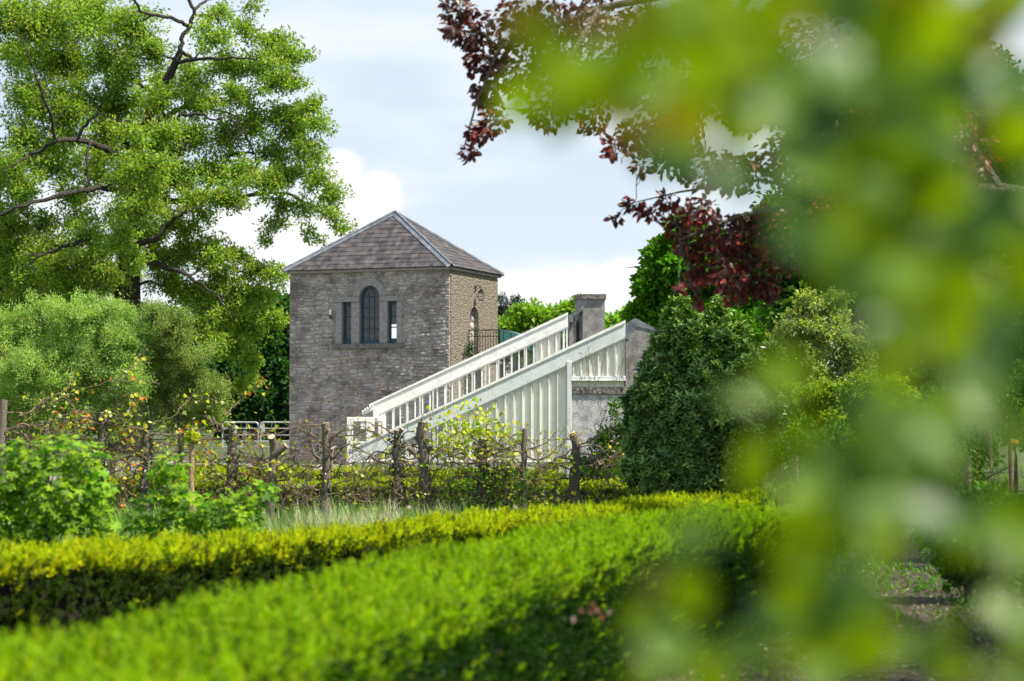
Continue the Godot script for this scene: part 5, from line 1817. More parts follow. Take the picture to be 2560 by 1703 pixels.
# ------------------------------------------------------------------ hedges
func hedge(n: String, label: String, path: Array, hw: float, ht: float, top_n: float, side_n: float, tufts: Array, lm: Material, young: Color, old: Color, sc := 1.0, group := "") -> void:
	var t := thing(n, label, "hedge", Vector3(path[0].x, 0, path[0].y), group)
	var wob := FastNoiseLite.new()
	wob.seed = rng.randi_range(1, 9999)
	wob.frequency = 0.9
	# smooth line through the given points
	var cv := Curve2D.new()
	for i in path.size():
		var a: Vector2 = path[maxi(i - 1, 0)]
		var b: Vector2 = path[mini(i + 1, path.size() - 1)]
		cv.add_point(path[i], -(b - a) / 6.0, (b - a) / 6.0)
	var ln := cv.get_baked_length()
	var frame := func(s: float) -> Array:
		var p := cv.sample_baked(s)
		var q := (cv.sample_baked(minf(s + 0.1, ln)) - cv.sample_baked(maxf(s - 0.1, 0.0))).normalized()
		return [Vector3(p.x, 0, p.y), Vector3(-q.y, 0, q.x), Vector3(q.x, 0, q.y)]
	var core := MB.new()
	var prof := [Vector2(-0.80, 0.0), Vector2(-0.88, 0.5), Vector2(-0.82, 0.84), Vector2(-0.5, 0.90), Vector2(0.5, 0.90), Vector2(0.82, 0.84), Vector2(0.88, 0.5), Vector2(0.80, 0.0)]
	var steps := int(ln / 0.25) + 2
	var prev := []
	for i in steps + 1:
		var fr: Array = frame.call(ln * i / steps)
		var row := []
		for q in prof:
			var k := 1.0 + 0.08 * wob.get_noise_2d(i * 0.8, q.x * 4.0 + q.y * 3.0)
			row.append(fr[0] + fr[1] * q.x * hw * k + Vector3.UP * q.y * ht * k)
		if i > 0:
			for j in row.size() - 1:
				core.quad(prev[j], prev[j + 1], row[j + 1], row[j], Color.WHITE, (row[j] + row[j + 1]) * 0.5 - fr[0] - Vector3(0, ht * 0.4, 0))
		if i == 0 or i == steps:
			for j in range(1, row.size() - 1):
				core.tri(row[0], row[j], row[j + 1], Color.WHITE, fr[2] * (-1.0 if i == 0 else 1.0))
		prev = row
	part(t, "inner_twigs", core.done(), M.hedge_core)
	var xf := []
	var cols := []
	for k in tufts.size():
		xf.append([]); cols.append([])
	var area_top := ln * hw * 2.0
	var area_side := ln * ht * 2.0 + hw * ht * 4.0
	var total := int(area_top * top_n + area_side * side_n)
	var share := area_top * top_n / total
	for i in total:
		var s := rf(0, ln)
		var pos: Vector3
		var nr: Vector3
		var fr: Array
		var tone: Color
		if rf(0, 1) < share:
			fr = frame.call(s)
			var w := rf(-1, 1)
			var bump := wob.get_noise_2d(fr[0].x * 3.0 + w, fr[0].z * 3.0) * 0.075 + wob.get_noise_2d(fr[0].x * 0.7, fr[0].z * 0.7) * 0.05
			pos = fr[0] + fr[1] * w * hw + Vector3.UP * (ht * (0.95 - 0.11 * pow(absf(w), 4.0)) + bump - rf(0.0, 0.05))
			nr = Vector3.UP + fr[1] * w * 0.45 * absf(w) + rdir() * 0.35
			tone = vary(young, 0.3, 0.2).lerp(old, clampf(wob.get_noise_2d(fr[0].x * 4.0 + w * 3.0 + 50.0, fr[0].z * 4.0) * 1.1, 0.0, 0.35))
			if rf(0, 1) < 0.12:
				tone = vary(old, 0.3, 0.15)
		else:
			var h := pow(rf(0, 1), 0.8)
			var sd := 1.0 if rf(0, 1) < 0.5 else -1.0
			var end := rf(0, 1) < hw * 2.0 / (ln + hw * 2.0)
			if end:
				fr = frame.call(0.0 if sd < 0 else ln)
				pos = fr[0] + fr[1] * rf(-0.95, 0.95) * hw + fr[2] * sd * 0.02 + Vector3.UP * ht * 0.93 * h
				nr = fr[2] * sd + Vector3.UP * 0.7 + rdir() * 0.5
			else:
				fr = frame.call(s)
				var dent := wob.get_noise_2d(s * 2.5, h * 3.0 + sd * 20.0) * 0.10
				pos = fr[0] + fr[1] * sd * hw * (0.90 + 0.08 * sin(h * 3.0) + dent) + Vector3.UP * ht * 0.93 * h
				nr = fr[1] * sd + Vector3.UP * 0.9 + rdir() * 0.5
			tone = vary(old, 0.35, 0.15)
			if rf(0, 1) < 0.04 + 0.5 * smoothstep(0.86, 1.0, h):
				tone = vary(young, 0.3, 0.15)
		var k := rng.randi_range(0, tufts.size() - 1)
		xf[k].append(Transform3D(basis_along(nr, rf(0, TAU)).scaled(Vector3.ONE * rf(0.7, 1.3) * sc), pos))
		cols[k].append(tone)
	for k in tufts.size():
		stuff(t, "foliage", tufts[k], lm, xf[k], cols[k])


func build_hedges() -> void:
	var sh := [shoot(13, 0.07, 0.026, 0.013), shoot(11, 0.09, 0.024, 0.012, 1.2), shoot(14, 0.055, 0.028, 0.014, 0.7)]
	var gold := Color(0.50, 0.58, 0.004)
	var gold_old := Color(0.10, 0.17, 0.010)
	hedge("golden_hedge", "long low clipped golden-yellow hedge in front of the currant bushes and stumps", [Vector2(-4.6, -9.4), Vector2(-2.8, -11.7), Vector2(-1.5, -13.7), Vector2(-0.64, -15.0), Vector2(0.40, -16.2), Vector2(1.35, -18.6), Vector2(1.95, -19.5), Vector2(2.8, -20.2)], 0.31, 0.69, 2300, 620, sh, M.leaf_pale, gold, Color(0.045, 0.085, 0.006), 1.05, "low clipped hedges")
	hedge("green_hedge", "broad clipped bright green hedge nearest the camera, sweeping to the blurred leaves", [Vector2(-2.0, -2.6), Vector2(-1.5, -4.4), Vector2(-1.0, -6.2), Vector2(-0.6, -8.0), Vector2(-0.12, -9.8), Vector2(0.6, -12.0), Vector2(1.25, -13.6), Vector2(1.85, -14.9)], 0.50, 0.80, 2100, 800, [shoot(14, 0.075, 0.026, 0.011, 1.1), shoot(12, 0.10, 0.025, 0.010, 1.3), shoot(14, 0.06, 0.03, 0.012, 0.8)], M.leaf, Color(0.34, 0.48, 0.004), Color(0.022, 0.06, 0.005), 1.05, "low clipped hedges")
	hedge("golden_hedge", "golden hedge glimpsed through the bare branches just behind the stumps", [Vector2(P(150, 1200, 30.0).x, -30.6), Vector2(P(800, 1200, 30.0).x, -30.0), Vector2(P(1640, 1200, 29.5).x, -29.4)], 0.42, 0.5, 900, 450, sh, M.leaf_pale, gold, gold_old, 1.2, "low clipped hedges")
	hedge("golden_hedge", "golden hedge farthest away, at the foot of the white glasshouse", [Vector2(P(380, 1180, 33.5).x, -34.0), Vector2(P(1000, 1180, 33.5).x, -33.5), Vector2(P(1390, 1180, 33.0).x, -33.0)], 0.5, 0.58, 900, 450, sh, M.leaf_pale, gold, gold_old, 1.2, "low clipped hedges")


# ------------------------------------------------------------------ the pleached row
func crooked(a: Vector3, dir: Vector3, ln: float, step: float, kink: float, lift: float) -> Array:
	var pts := [a]
	var d := dir.normalized()
	var k := int(ln / step)
	for i in k:
		d = (d + Vector3(rf(-1, 1) * kink, rf(-1, 1) * kink + lift, rf(-1, 1) * kink * 0.55) + dir * 0.18).normalized()
		pts.append(pts[-1] + d * step * rf(0.7, 1.3))
	return pts


func build_pleached_row() -> void:
	# px across, px of the top, trunk radius, kind, leaves, how bushy, label
	var list := [
		[8, 1000, 0.075, 0, 40, 14, "gnarled stump at the far end of the row, cut by the picture's edge"],
		[116, 1052, 0.045, 0, 60, 16, "thin ivy darkened stump in the row under the yellow leaved tangle"],
		[258, 1032, 0.075, 1, 120, 22, "ivy wrapped stump under the orange and yellow leaved tangle"],
		[368, 1062, 0.07, 1, 70, 18, "ivy clad stump beside the left hump of the currant bushes"],
		[481, 1092, 0.045, 2, 40, 8, "slim flat topped grey post standing in the row among the stumps"],
		[583, 1064, 0.08, 1, 90, 20, "dark ivy clad stump with pale round leaves over its top, before the gate"],
		[686, 1084, 0.075, 3, 45, 20, "stump bending to a round pale cut that faces the camera"],
		[812, 1058, 0.075, 4, 24, 20, "tall straight stump with one short side stub, before the tower"],
		[992, 1076, 0.07, 1, 70, 18, "ivy spotted stump before the low end of the glasshouse"],
		[1056, 1056, 0.085, 5, 30, 14, "thick stump with several lopped antler-like stubs at its head"],
		[1206, 1096, 0.075, 1, 330, 22, "dark stump lost in the leafiest yellow-green tangle of the row"],
		[1312, 1072, 0.05, 0, 110, 16, "reddish brown thin stump beside the leafiest tangle"],
		[1443, 1096, 0.085, 6, 60, 18, "thick stump with two pale sawn tops beside the rose bush"],
	]
	var D := 27.0
	var limes := [blade(0.062, 0.058, 0.75, 0.35, 0.35, 3), blade(0.055, 0.05, 0.75, 0.3, 0.5, 3)]
	var ltone := []
	for c in [Color(0.52, 0.58, 0.05), Color(0.40, 0.52, 0.04), Color(0.60, 0.55, 0.06), Color(0.58, 0.64, 0.30), Color(0.28, 0.42, 0.04), Color(0.60, 0.22, 0.04)]:
		var m: StandardMaterial3D = M.leaf_pale.duplicate()
		m.albedo_color = c.linear_to_srgb()
		ltone.append(m)
	var ivyt := [cluster(5, 0.04, 0.045, 0.04, 0.3), cluster(4, 0.05, 0.05, 0.045, 0.3)]
	for e in list:
		var d := D + rf(-0.25, 0.25)
		var top := P(e[0], e[1], d)
		var base := Vector3(top.x + rf(-0.05, 0.05), 0, -d)
		var kind: int = e[3]
		var t := thing("pollard_stump" if kind != 2 else "wooden_post", e[6], "tree stump" if kind != 2 else "post", base, "row of lopped lime trees")
		var b := MB.new()
		var R: float = e[2] * 0.8
		var lean := Vector3(rf(-0.04, 0.04), 0, 0)
		var pts := []
		var rr := []
		var head := top - Vector3(0, 0.28 if kind in [3, 5] else 0.0, 0)
		for i in 11:
			var f := i / 10.0
			pts.append(base.lerp(head, f) + lean * sin(f * PI) + Vector3(rf(-1, 1), 0, rf(-1, 1)) * (0.0 if i == 0 else 0.010))
			rr.append(R * (1.25 - 0.35 * f + (0.35 * pow(1.0 - f, 6)) + rf(-0.05, 0.07)))
		pts[0].y = -0.05
		if kind == 3:
			pts.append(head + Vector3(-0.01, 0.15, 0.02)); rr.append(R * 0.9)
			pts.append(head + Vector3(-0.03, 0.24, 0.10)); rr.append(R * 0.82)
		if kind == 5:
			pts.append(head + Vector3(0, 0.12, 0)); rr.append(R * 1.35)
			pts.append(head + Vector3(0.01, 0.28, 0)); rr.append(R * 0.95)
		b.tube(pts, rr, 12, Color.WHITE, false, 0.07, rng)
		part(t, "trunk", b.done(), M.lime_bark if kind != 2 else M.wood)
		# sawn faces, slightly domed
		var saw := func(at: Vector3, dir: Vector3, r: float) -> void:
			var c := MB.new()
			dir = dir.normalized()
			var u := dir.cross(Vector3(0.2, 0.1, 0.97)).normalized()
			var w := dir.cross(u)
			for k in 12:
				var a := TAU * k / 12
				var a2 := TAU * (k + 1) / 12
				c.tri(at + dir * 0.008, at + (u * cos(a) + w * sin(a)) * r, at + (u * cos(a2) + w * sin(a2)) * r, Color.WHITE, dir)
			part(t, "sawn_face", c.done(), M.cut if kind != 0 else M.lime_bark)
		var last: Vector3 = pts[-1]
		saw.call(last, last - pts[-2], rr[-1] * 0.97)
		# lopped stubs
		var stubs := []
		if kind == 4:
			stubs = [[0.80, Vector3(0.75, 0.8, 0.1), 0.16, 0.045]]
		elif kind == 5:
			stubs = [[0.80, Vector3(-0.9, 0.75, 0.2), 0.26, 0.04], [0.93, Vector3(-0.55, 0.9, 0.1), 0.2, 0.03], [0.85, Vector3(0.85, 0.9, 0), 0.17, 0.025], [0.97, Vector3(0.5, 0.9, 0.2), 0.12, 0.03]]
		elif kind == 3:
			stubs = [[1.0, Vector3(0.7, 0.55, 0.1), 0.2, 0.05], [1.0, Vector3(0.5, 0.75, -0.2), 0.17, 0.022]]
		elif kind == 6:
			stubs = [[0.9, Vector3(-0.35, 1.0, 0.15), 0.21, 0.06]]
		elif kind == 1:
			stubs = [[0.95, Vector3(rf(-1, 1), 0.8, 0.3), 0.12, 0.03]]
		for s in stubs:
			b = MB.new()
			var a := base.lerp(head, s[0])
			var q: Vector3 = a + (s[1] as Vector3).normalized() * s[2]
			b.tube([a, a.lerp(q, 0.5) + rdir() * 0.01, q], [s[3] * 1.25, s[3] * 1.05, s[3]], 9, Color.WHITE, false, 0.06, rng)
			part(t, "stub", b.done(), M.lime_bark)
			saw.call(q, q - a, s[3] * 0.97)
		# crooked branches trained along the row, with a thicket of twigs
		var tips := []
		var nb: int = e[5]
		var hh := head.y
		for k in nb:
			if kind == 2:
				break
			b = MB.new()
			var f := lerpf(0.22, 0.98, (k + rf(0, 0.8)) / nb)
			var sd := 1.0 if k % 2 == 0 else -1.0
			var a := base.lerp(head, f) + Vector3(sd * R * 0.8, 0, rf(-0.03, 0.05))
			var high := f > 0.72
			var ln := rf(0.4, 0.85)
			var lift := 0.02
			if high and e[0] < 600 and rf(0, 1) < 0.5:
				lift = rf(0.05, 0.16)
			var p := crooked(a, Vector3(sd, rf(-0.15, 0.35), rf(-0.25, 0.3)), ln, 0.05, 0.62, lift)
			var r0 := rf(0.009, 0.017)
			b.tube(p, taper(r0, 0.005, p.size() - 1), 6, Color.WHITE, true)
			tips.append([p[-1], high])
			for j in range(2, p.size()):
				for rep in (1 if high else 2):
					var dir := Vector3(sd * rf(-0.3, 1.0), rf(-1.1, 0.8), rf(-0.4, 0.4))
					var tw := crooked(p[j], dir, rf(0.12, 0.36), 0.03, 0.68, 0.0)
					if tw.size() < 2:
						continue
					b.tube(tw, taper(0.0042, 0.002, tw.size() - 1), 3)
					tips.append([tw[-1], high])
					tips.append([tw[tw.size() / 2], high])
			part(t, "branch", b.done(), M.twig)
		if kind == 2:
			tips.append([head, true])
		# leaves; the leafy tangles stand up above the trunks
		var lx := [[], []]
		var lcol := [[], []]
		for k in int(e[4] * (3.2 if e[0] < 600 else 2.3)):
			var tp: Array = tips[rng.randi_range(0, tips.size() - 1)]
			if not tp[1] and rf(0, 1) < 0.55:
				tp = tips[rng.randi_range(0, tips.size() - 1)]
			var q: Vector3 = tp[0] + rdir() * 0.07
			if e[0] == 1206 and k % 2 == 0:
				q = P(1190, 1075, d) + rdir() * pow(rf(0, 1), 0.5) * Vector3(0.62, 0.45, 0.3)
			elif e[0] == 1206:
				q += Vector3(0, rf(0, 0.2), 0)
			var x0 := Transform3D(basis_along(Vector3(rf(-1, 1), rf(-1, 0.5), rf(-0.6, 0.8)), rf(0, TAU)).scaled(Vector3.ONE * rf(0.7, 1.25)), q)
			var c := rng.randi_range(0, 4)
			if e[0] in [258, 583, 116] and rf(0, 1) < 0.16:
				c = 5
			if k < 46:
				var o := part(t, "leaf", limes[k % 2], ltone[c])
				o.transform = Transform3D(x0.basis, x0.origin - base)
			else:
				lx[k % 2].append(x0)
				lcol[k % 2].append(vary(ltone[c].albedo_color.srgb_to_linear(), 0.25, 0.1))
		for k in 2:
			if lx[k].size():
				stuff(t, "foliage", limes[k], M.leaf_pale, lx[k], lcol[k])
		if kind in [1, 6, 4]:
			var ix := [[], []]
			var ic := [[], []]
			for k in (110 if kind == 1 else 40):
				var f := rf(0.05, 0.96) if kind == 1 else rf(0.05, 0.8)
				var a := rf(0, TAU)
				var q := base.lerp(head, f) + Vector3(cos(a), 0, sin(a)) * (R * 1.05 + 0.02 * rf(0, 1))
				ix[k % 2].append(Transform3D(basis_along(Vector3(cos(a), rf(-0.5, 0.5), sin(a)), rf(0, TAU)).scaled(Vector3.ONE * rf(0.5, 1.0)), q))
				ic[k % 2].append(vary(Color(0.030, 0.062, 0.022), 0.45, 0.15))
			for k in 2:
				stuff(t, "ivy_leaves", ivyt[k], M.leaf_gloss, ix[k], ic[k])
	# tall arching shoots above the left tangle and one long shoot at the right end
	var shoots := [[[60, 1060], [120, 1010], [200, 975], [290, 950], [400, 960]], [[250, 1000], [300, 962], [330, 920], [345, 890]], [[20, 1050], [80, 1030], [130, 995], [170, 968], [185, 945]], [[380, 1060], [430, 1045], [470, 1000], [486, 985], [560, 1010]], [[560, 1040], [600, 1000], [640, 972], [660, 955]], [[690, 1085], [730, 1068], [760, 1052], [790, 1066], [815, 1072]], [[1450, 1110], [1490, 1095], [1520, 1070], [1560, 1060], [1580, 1068]], [[1465, 1105], [1495, 1085], [1500, 1055], [1520, 1040], [1570, 1035]]]
	for k in shoots.size():
		var p := []
		for q in shoots[k]:
			p.append(P(q[0], q[1], D + rf(-0.2, 0.2)))
		var fine := []
		for i in p.size() - 1:
			for j in 4:
				fine.append((p[i] as Vector3).lerp(p[i + 1], j / 4.0) + rdir() * 0.018)
		fine.append(p[-1])
		var sh := thing("arching_shoot", ["long bare shoot arching over the yellow leaved tangle", "upright bare shoot with a curled leaf at its tip", "pale crooked shoot climbing from the end stump", "crooked pale shoot rising beside the slim post", "slanting shoot with orange withered leaves near the gate", "brown shoot looping between the bent stump and the straight one", "bare shoot reaching towards the laurel, the lower of two", "bare shoot reaching towards the laurel, the upper of two"][k], "branch", fine[0], "loose shoots of the lopped row")
		var b := MB.new()
		b.tube(fine, taper(0.011, 0.004, fine.size() - 1), 5)
		for i in range(3, fine.size(), 3):
			var tw := crooked(fine[i], Vector3(rf(-1, 1), rf(-0.2, 1), rf(-0.5, 0.5)), rf(0.1, 0.25), 0.04, 0.4, 0.0)
			if tw.size() > 1:
				b.tube(tw, taper(0.004, 0.002, tw.size() - 1), 3)
		part(sh, "stem", b.done(), M.twig)
		if k < 6:
			for i in 16 if k != 5 else 3:
				var q: Vector3 = fine[rng.randi_range(fine.size() / 3, fine.size() - 1)] + rdir() * 0.09
				var o := part(sh, "leaf", limes[i % 2], ltone[5 if (k in [0, 4] and i % 3 == 0) else rng.randi_range(0, 4)])
				o.transform = Transform3D(basis_along(rdir() + Vector3(0, -0.3, 0), rf(0, TAU)).scaled(Vector3.ONE * rf(0.7, 1.2)), q - sh.position)
	# whippy suckers round the leafy stump
	var su := thing("sucker_thicket", "thicket of thin upright brown suckers between the leafiest stump and the reddish one", "undergrowth", Vector3(P(1250, 1250, D).x, 0, -D + 0.2), "", "stuff")
	var sb := MB.new()
	for k in 70:
		var a := Vector3(P(rf(1150, 1340), 1250, D).x, 0, -D + rf(-0.2, 0.3))
		sb.tube(wander(a, a + Vector3(rf(-0.15, 0.15), rf(0.5, 1.1), rf(-0.1, 0.1)), 4, 0.03), taper(0.006, 0.003, 4), 3)
	part(su, "stems", sb.done(), M.twig)
	var xf := []
	var cols := []
	for k in 260:
		xf.append(Transform3D(Basis(Vector3.UP, rf(0, TAU)), Vector3(P(rf(1120, 1360), 1250, D).x, rf(0.05, 0.75), -D + rf(-0.3, 0.4))))
		cols.append(vary(Color(0.16, 0.27, 0.04), 0.45, 0.2))
	stuff(su, "foliage", cluster(6, 0.07, 0.05, 0.035, 0.3), M.leaf, xf, cols)


# ------------------------------------------------------------------ the bed: currants, grass, seed heads, litter
func build_bed() -> void:
	var lm := [lobed(0.048, 5, 0.28), lobed(0.055, 5, -0.2), lobed(0.042, 5, 0.4)]
	var tones := []
	for c in [Color(0.22, 0.37, 0.012), Color(0.16, 0.29, 0.014), Color(0.31, 0.46, 0.012), Color(0.10, 0.21, 0.025)]:
		var m := leaf_mat(0.5, Color(0.65, 1.0, 0.08), 0.3)
		m.albedo_color = c.linear_to_srgb()
		tones.append(m)
	var plain_leaf := leaf_mat(0.5, Color(0.65, 1.0, 0.08), 0.3)
	var specs := [
		["big currant bush with lush lobed leaves behind the golden hedge, at the picture's edge", 15.5, 140, [[60, 1150, 60], [150, 1140, 62], [225, 1150, 48], [20, 1190, 60], [40, 1240, 75], [140, 1240, 85], [230, 1235, 58], [60, 1330, 75], [170, 1330, 80], [245, 1300, 50], [-30, 1280, 80]]],
		["smaller currant bush with a tall hump and a low spreading side, before the slim post", 16.3, 450, [[430, 1165, 40], [405, 1180, 30], [425, 1220, 50], [375, 1290, 62], [470, 1275, 58], [555, 1270, 52], [635, 1240, 42], [600, 1300, 55], [335, 1335, 50], [440, 1335, 65], [520, 1330, 55], [670, 1225, 24]]],
	]
	for s in specs:
		var d: float = s[1]
		var base := Vector3(P(s[2], 1300, d).x, 0, -d)
		var t := thing("currant_bush", s[0], "bush", base, "currant bushes behind the hedge")
		var xs := []
		var b := MB.new()
		for l in lobes_px(s[3], d, 0.036, 0.3):
			var c: Vector3 = l[0]
			b.tube(wander(base + Vector3(rf(-0.15, 0.15), 0, rf(-0.1, 0.1)), c, 5, 0.05), taper(0.011, 0.004, 5), 5)
			for i in l[2]:
				var o := rdir()
				var q: Vector3 = c + o * l[1] * pow(rf(0.1, 1), 0.4)
				# leaves hang with their faces up and outwards
				var face := (o * 0.7 + Vector3(0, 0.8, 0.25) + rdir() * 0.45).normalized()
				var y := (Vector3(o.x, -0.5, o.z) + rdir() * 0.5)
				y = (y - face * y.dot(face)).normalized()
				xs.append(Transform3D(Basis(y.cross(face), y, face).scaled(Vector3.ONE * rf(0.7, 1.25)), q))
		part(t, "stems", b.done(), M.bark)
		xs.sort_custom(func(p, q): return p.origin.z > q.origin.z)
		var rest := [[], [], []]
		var rc := [[], [], []]
		for i in xs.size():
			if i < 300:
				var o := part(t, "leaf", lm[i % 3], tones[rng.randi_range(0, 3)])
				o.transform = Transform3D(xs[i].basis, xs[i].origin - base)
			else:
				rest[i % 3].append(xs[i])
				rc[i % 3].append(vary(Color(0.20, 0.36, 0.016), 0.4, 0.15))
		for k in 3:
			stuff(t, "foliage", lm[k], plain_leaf, rest[k], rc[k])
	# grass: green blades and bleached old ones in the strip between the hedge and the stumps
	var green := [grass_tuft(14, 0.28, 0.004, 0.09, 0.5), grass_tuft(12, 0.36, 0.005, 0.08, 0.4)]
	var straw := [grass_tuft(16, 0.38, 0.0022, 0.10, 0.45)]
	var go := thing("rough_grass", "long green grass and weeds growing under the row of stumps", "grass", Vector3(0, 0, -22), "", "stuff")
	for k in 2:
		var xf := []
		var cols := []
		for i in 2400:
			var z := rf(16.5, 29.0)
			var x := rf(-9.5, 3.2)
			if x > -1.0 + (z - 13.2) * 0.55:
				continue
			xf.append(Transform3D(Basis(Vector3.UP, rf(0, TAU)).scaled(Vector3.ONE * rf(0.6, 1.2)), Vector3(x, 0, -z)))
			cols.append(vary(Color(0.24, 0.38, 0.11), 0.4, 0.2))
		stuff(go, "blades", green[k], M.leaf, xf, cols)
	var so := thing("dry_grass", "bleached straw-coloured grass tuft before the lopped stumps", "grass", Vector3(P(920, 1250, 25).x, 0, -24), "", "stuff")
	var xf := []
	var cols := []
	for i in 200:
		var z := rf(21.5, 26.5)
		var x := P(900 + rng.randfn(0, 115), 1250, z).x
		xf.append(Transform3D(Basis(Vector3.UP, rf(0, TAU)).scaled(Vector3.ONE * rf(0.7, 1.3)), Vector3(x, 0, -z)))
		cols.append(vary(Color(0.46, 0.42, 0.28) if i % 3 else Color(0.30, 0.38, 0.20), 0.3, 0.1))
	stuff(so, "blades", straw[0], M.dry, xf, cols)
	# meadow beyond
	xf = []
	cols = []
	for i in 2600:
		var z := rf(31.0, 60.0)
		var x := rf(-0.32, 0.30) * z
		if z > 44.5 and x > -5.5 and x < 9:
			continue
		xf.append(Transform3D(Basis(Vector3.UP, rf(0, TAU)).scaled(Vector3.ONE * rf(0.5, 1.0)), Vector3(x, 0, -z)))
		cols.append(vary(Color(0.20, 0.33, 0.07), 0.35, 0.2))
	var me := thing("meadow_grass", "short grass of the lawn beyond the golden hedges", "grass", Vector3(0, 0, -45), "", "stuff")
	stuff(me, "blades", green[0], M.leaf, xf, cols)
	# dandelion clocks
	var heads := [[1023, 1269, "dandelion seed head by the bleached grass, set apart from the other two"], [1238, 1275, "dandelion seed head half sunk behind the golden hedge"], [1288, 1269, "dandelion seed head standing clear below the reddish stump"]]
	for h in heads:
		var q := P(h[0], h[1], 22.5)
		var t := thing("dandelion_clock", h[2], "dandelion", Vector3(q.x, 0, q.z), "dandelion seed heads")
		var b := MB.new()
		b.tube([Vector3(q.x + 0.02, 0, q.z), q], [0.004, 0.003], 5, Color(0.2, 0.25, 0.1))
		part(t, "stalk", b.done(), M.leaf)
		b = MB.new()
		for k in 110:
			var d := rdir()
			b.leaf(q + d * 0.006, d, rdir(), 0.022, 0.006, Color(0.75, 0.74, 0.7), 0.1)
		part(t, "seed_head", b.done(), M.petal)
	# litter and low weeds on the shaded ground
	var li := thing("leaf_litter", "pale dry leaves and chips strewn over the shaded soil", "litter", Vector3(2, 0, -11), "", "stuff")
	xf = []
	cols = []
	for i in 5000:
		var z := rf(6.0, 22.0)
		var x := rf(0.02, 0.30) * z
		xf.append(Transform3D(Basis(Vector3.UP, rf(0, TAU)).rotated(Vector3.RIGHT, rf(-0.5, 0.5)).scaled(Vector3.ONE * rf(0.5, 1.4)), Vector3(x, 0.015, -z)))
		cols.append(vary([Color(0.26, 0.20, 0.14), Color(0.14, 0.095, 0.065), Color(0.09, 0.055, 0.04), Color(0.34, 0.30, 0.24)][i % 4], 0.3, 0.1))
	var chip := MB.new()
	chip.leaf(Vector3(-0.025, 0, 0), Vector3.RIGHT, Vector3.UP, 0.05, 0.025, Color.WHITE, 0.25)
	stuff(li, "dry_leaves", chip.done(), M.dry, xf, cols)
	var wo := thing("low_weeds", "low green weeds creeping over the shaded soil", "weeds", Vector3(2, 0, -13), "", "stuff")
	xf = []
	cols = []
	for i in 1500:
		var z := rf(8.0, 24.0)
		var x := rf(0.09, 0.30) * z
		if sin(x * 2.1) + sin(z * 1.3 + x) < -0.2:
			continue
		xf.append(Transform3D(Basis(Vector3.UP, rf(0, TAU)).scaled(Vector3.ONE * rf(0.6, 1.2)), Vector3(x, 0.03, -z)))
		cols.append(vary(Color(0.13, 0.26, 0.04), 0.4, 0.2))
	stuff(wo, "foliage", cluster(9, 0.09, 0.045, 0.03, 0.3), M.leaf, xf, cols)
	# small pinkish flower spray by the green hedge
	var fs := thing("flower_spray", "sprig of small pink and white flowers beside the green hedge's dark flank", "flower", P(1470, 1540, 7.0))
	var b := MB.new()
	b.tube([P(1450, 1720, 7.0), P(1462, 1600, 7.0), P(1470, 1530, 7.0)], [0.002, 0.0015, 0.001], 5, Color(0.1, 0.12, 0.03))
	part(fs, "stalk", b.done(), M.leaf)
	for e in [[1482, 1514, 0], [1494, 1528, 1], [1455, 1530, 1], [1432, 1550, 2], [1523, 1533, 2], [1476, 1532, 1], [1505, 1545, 0]]:
		b = MB.new()
		var c := P(e[0], e[1], 7.0)
		for k in 9:
			b.leaf(c, rdir() + Vector3(0, 0.3, 0.3), Vector3.UP, rf(0.010, 0.015), 0.011, [Color(0.40, 0.15, 0.09), Color(0.48, 0.27, 0.22), Color(0.58, 0.47, 0.44)][e[2]], 0.3)
		part(fs, "bloom", b.done(), M.petal)


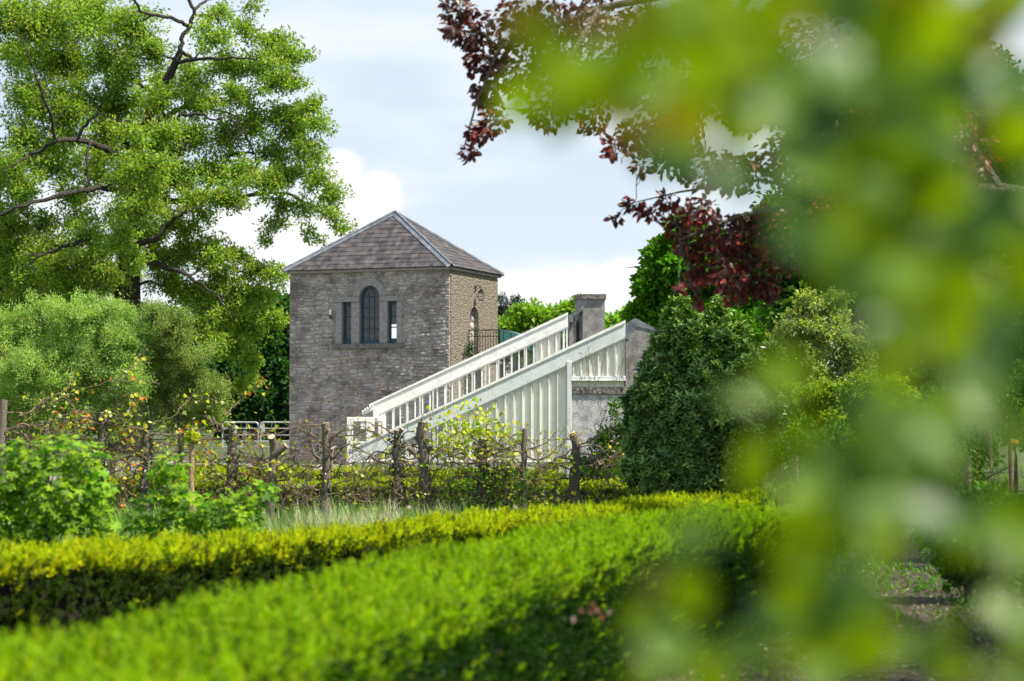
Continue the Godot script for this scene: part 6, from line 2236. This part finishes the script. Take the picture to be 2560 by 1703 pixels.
# ------------------------------------------------------------------ the shrub right before the lens
func build_foreground() -> void:
	rng.seed = 77
	var base := Vector3(0.45, 0, -1.25)
	var t := thing("leafy_shrub", "leafy shrub close before the lens, melting into soft green discs", "shrub", base)
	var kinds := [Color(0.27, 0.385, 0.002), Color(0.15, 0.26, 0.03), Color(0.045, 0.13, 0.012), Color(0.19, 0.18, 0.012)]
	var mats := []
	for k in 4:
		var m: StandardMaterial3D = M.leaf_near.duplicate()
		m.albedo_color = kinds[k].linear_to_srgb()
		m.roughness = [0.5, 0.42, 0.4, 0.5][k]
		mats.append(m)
	var forms := [blade(1.0, 0.72, 0.9, 0.2, 0.2, 10), blade(1.0, 0.8, 0.8, 0.28, 0.1, 10), blade(1.0, 0.66, 1.0, 0.15, 0.3, 10)]
	var l := []
	for r in [
		[[1265, 140, 85, 0], [1335, 215, 80, 0], [1450, 150, 90, 0], [1560, 285, 90, 3], [1520, 60, 85, 0], [1600, 130, 85, 0]],
		[[1200, 60, 70, 3], [1360, 130, 80, 1], [1190, 235, 60, 0], [1290, 265, 60, 0], [1450, 70, 75, 3], [1500, 220, 80, 1], [1390, 60, 60, 3], [1420, 250, 60, 3]],
		[[1640, 40, 90, 0], [1750, 100, 90, 0], [1490, 320, 70, 3], [1600, 230, 85, 0], [1720, 250, 95, 0], [1850, 150, 95, 1], [1960, 150, 90, 1], [2050, 80, 100, 0], [2200, 60, 110, 0], [2310, 200, 90, 2], [2080, 300, 95, 0], [1560, 120, 70, 2]],
		[[1690, 400, 70, 2], [1850, 380, 90, 1], [1980, 450, 90, 1], [2150, 420, 95, 0], [2280, 500, 95, 2], [1900, 560, 70, 1], [1960, 640, 65, 2], [2120, 640, 95, 0], [2190, 780, 85, 0], [2290, 720, 85, 2], [2050, 740, 75, 2]],
		[[2110, 810, 42, 1], [2250, 910, 70, 1], [2335, 1000, 55, 1], [2180, 930, 50, 0], [1690, 915, 55, 1], [1800, 830, 42, 0], [1840, 1000, 50, 0], [1740, 1050, 62, 0], [1900, 1055, 60, 1], [1850, 1150, 65, 1], [1735, 1100, 50, 0], [2000, 1080, 70, 2], [2100, 1050, 70, 1]],
		[[2050, 1200, 85, 2], [1950, 1180, 72, 1], [2160, 1150, 70, 2], [1800, 1260, 55, 0], [1855, 1300, 60, 1], [1500, 1330, 48, 3], [1590, 1365, 62, 0], [1470, 1425, 45, 0], [1530, 1490, 75, 1], [1480, 1545, 55, 0], [1705, 1500, 70, 1], [1780, 1400, 70, 2]],
		[[1830, 1490, 70, 0], [1900, 1420, 80, 2], [1970, 1350, 70, 2], [2000, 1500, 70, 0], [2085, 1490, 55, 1], [2200, 1545, 55, 0], [2300, 1400, 55, 1], [2345, 1500, 50, 0], [2330, 1300, 55, 1], [1640, 1560, 60, 0], [1900, 1550, 60, 1], [2260, 1200, 60, 2]],
	]:
		l.append_array(r)
	for i in 84:
		var q := Vector2(rf(1480, 2400) if i < 56 else rf(1850, 2400), rf(-30, 680))
		if q.y > 380 and q.x < 1820:
			continue
		l.append([q.x, q.y, rf(55, 95), [0, 2, 0, 1, 3, 0, 2][i % 7]])
	for i in 16:
		l.append([rf(1480, 2400), rf(-70, 40), rf(55, 90), [0, 2, 0, 3][i % 4]])
	for i in 18:
		l.append([rf(1520, 2380), rf(1180, 1620), rf(45, 80), [0, 1, 0, 1, 0][i % 5]])
	for i in 10:
		l.append([rf(1700, 2100), rf(820, 1200), rf(38, 65), [1, 0, 0][i % 3]])
	for i in 30:
		l.append([rf(1980, 2380), rf(600, 1200), rf(45, 75), [0, 2, 2, 1][i % 4]])
	var b := MB.new()
	var stems := []
	for e in [[[2250, 1900], [2230, 1300], [2150, 800], [2050, 300], [1950, -100]], [[2330, 1900], [2300, 1200], [2260, 600], [2200, -100]], [[2150, 1900], [2000, 1500], [1850, 1200], [1760, 1000], [1700, 920]], [[2120, 700], [1900, 350], [1600, 200], [1300, 180], [1180, 220]], [[2050, 1750], [1800, 1600], [1600, 1480], [1480, 1400]]]:
		var d := rf(1.2, 1.35)
		var p := []
		for q in e:
			p.append(P(q[0] * 1.0861, q[1] * 1.0861, d))
		p = [p[0]] + p
		if e[0][1] > 1700:
			p[0] = Vector3(p[0].x, 0, p[0].z)
		stems.append({"p": p, "r": taper(0.005, 0.0015, p.size() - 1)})
		b.tube(p, stems[-1].r, 6, Color(0.10, 0.09, 0.04))
	part(t, "stems", b.done(), M.bark)
	b = MB.new()
	for e in l:
		var d := rf(1.0, 1.45)
		# the dark end of the hedge shows through a hole in the leaves
		if e[0] > 1605 and e[0] < 1735 and e[1] > 1190 and e[1] < 1450:
			continue
		var c := P(e[0] * 1.0861, e[1] * 1.0861, d)
		var ln: float = e[2] * 2.25 * 1.0861 / F * d
		var face: Vector3
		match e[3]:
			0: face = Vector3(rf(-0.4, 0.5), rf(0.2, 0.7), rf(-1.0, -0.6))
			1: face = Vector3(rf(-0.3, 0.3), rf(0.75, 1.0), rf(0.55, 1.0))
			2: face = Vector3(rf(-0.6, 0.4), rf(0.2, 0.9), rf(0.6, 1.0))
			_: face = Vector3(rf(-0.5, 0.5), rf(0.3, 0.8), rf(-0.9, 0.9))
		face = face.normalized()
		var y := rdir() + Vector3(-0.3, -0.6, 0)
		y = (y - face * y.dot(face)).normalized()
		var bs := Basis(y.cross(face), y, face).scaled(Vector3.ONE * ln)
		var root := c - y * ln * 0.5
		var o := part(t, "leaf", forms[rng.randi_range(0, 2)], mats[e[3]])
		o.transform = Transform3D(bs, root - base)
		var n := nearest_on(stems, root)
		if n.at.distance_to(root) < 0.09:
			b.tube(wander(n.at, root, 3, 0.05), taper(0.0012, 0.0008, 3), 4, Color(0.12, 0.14, 0.04))
	part(t, "leaf_stalks", b.done(), M.leaf, true, "stuff")
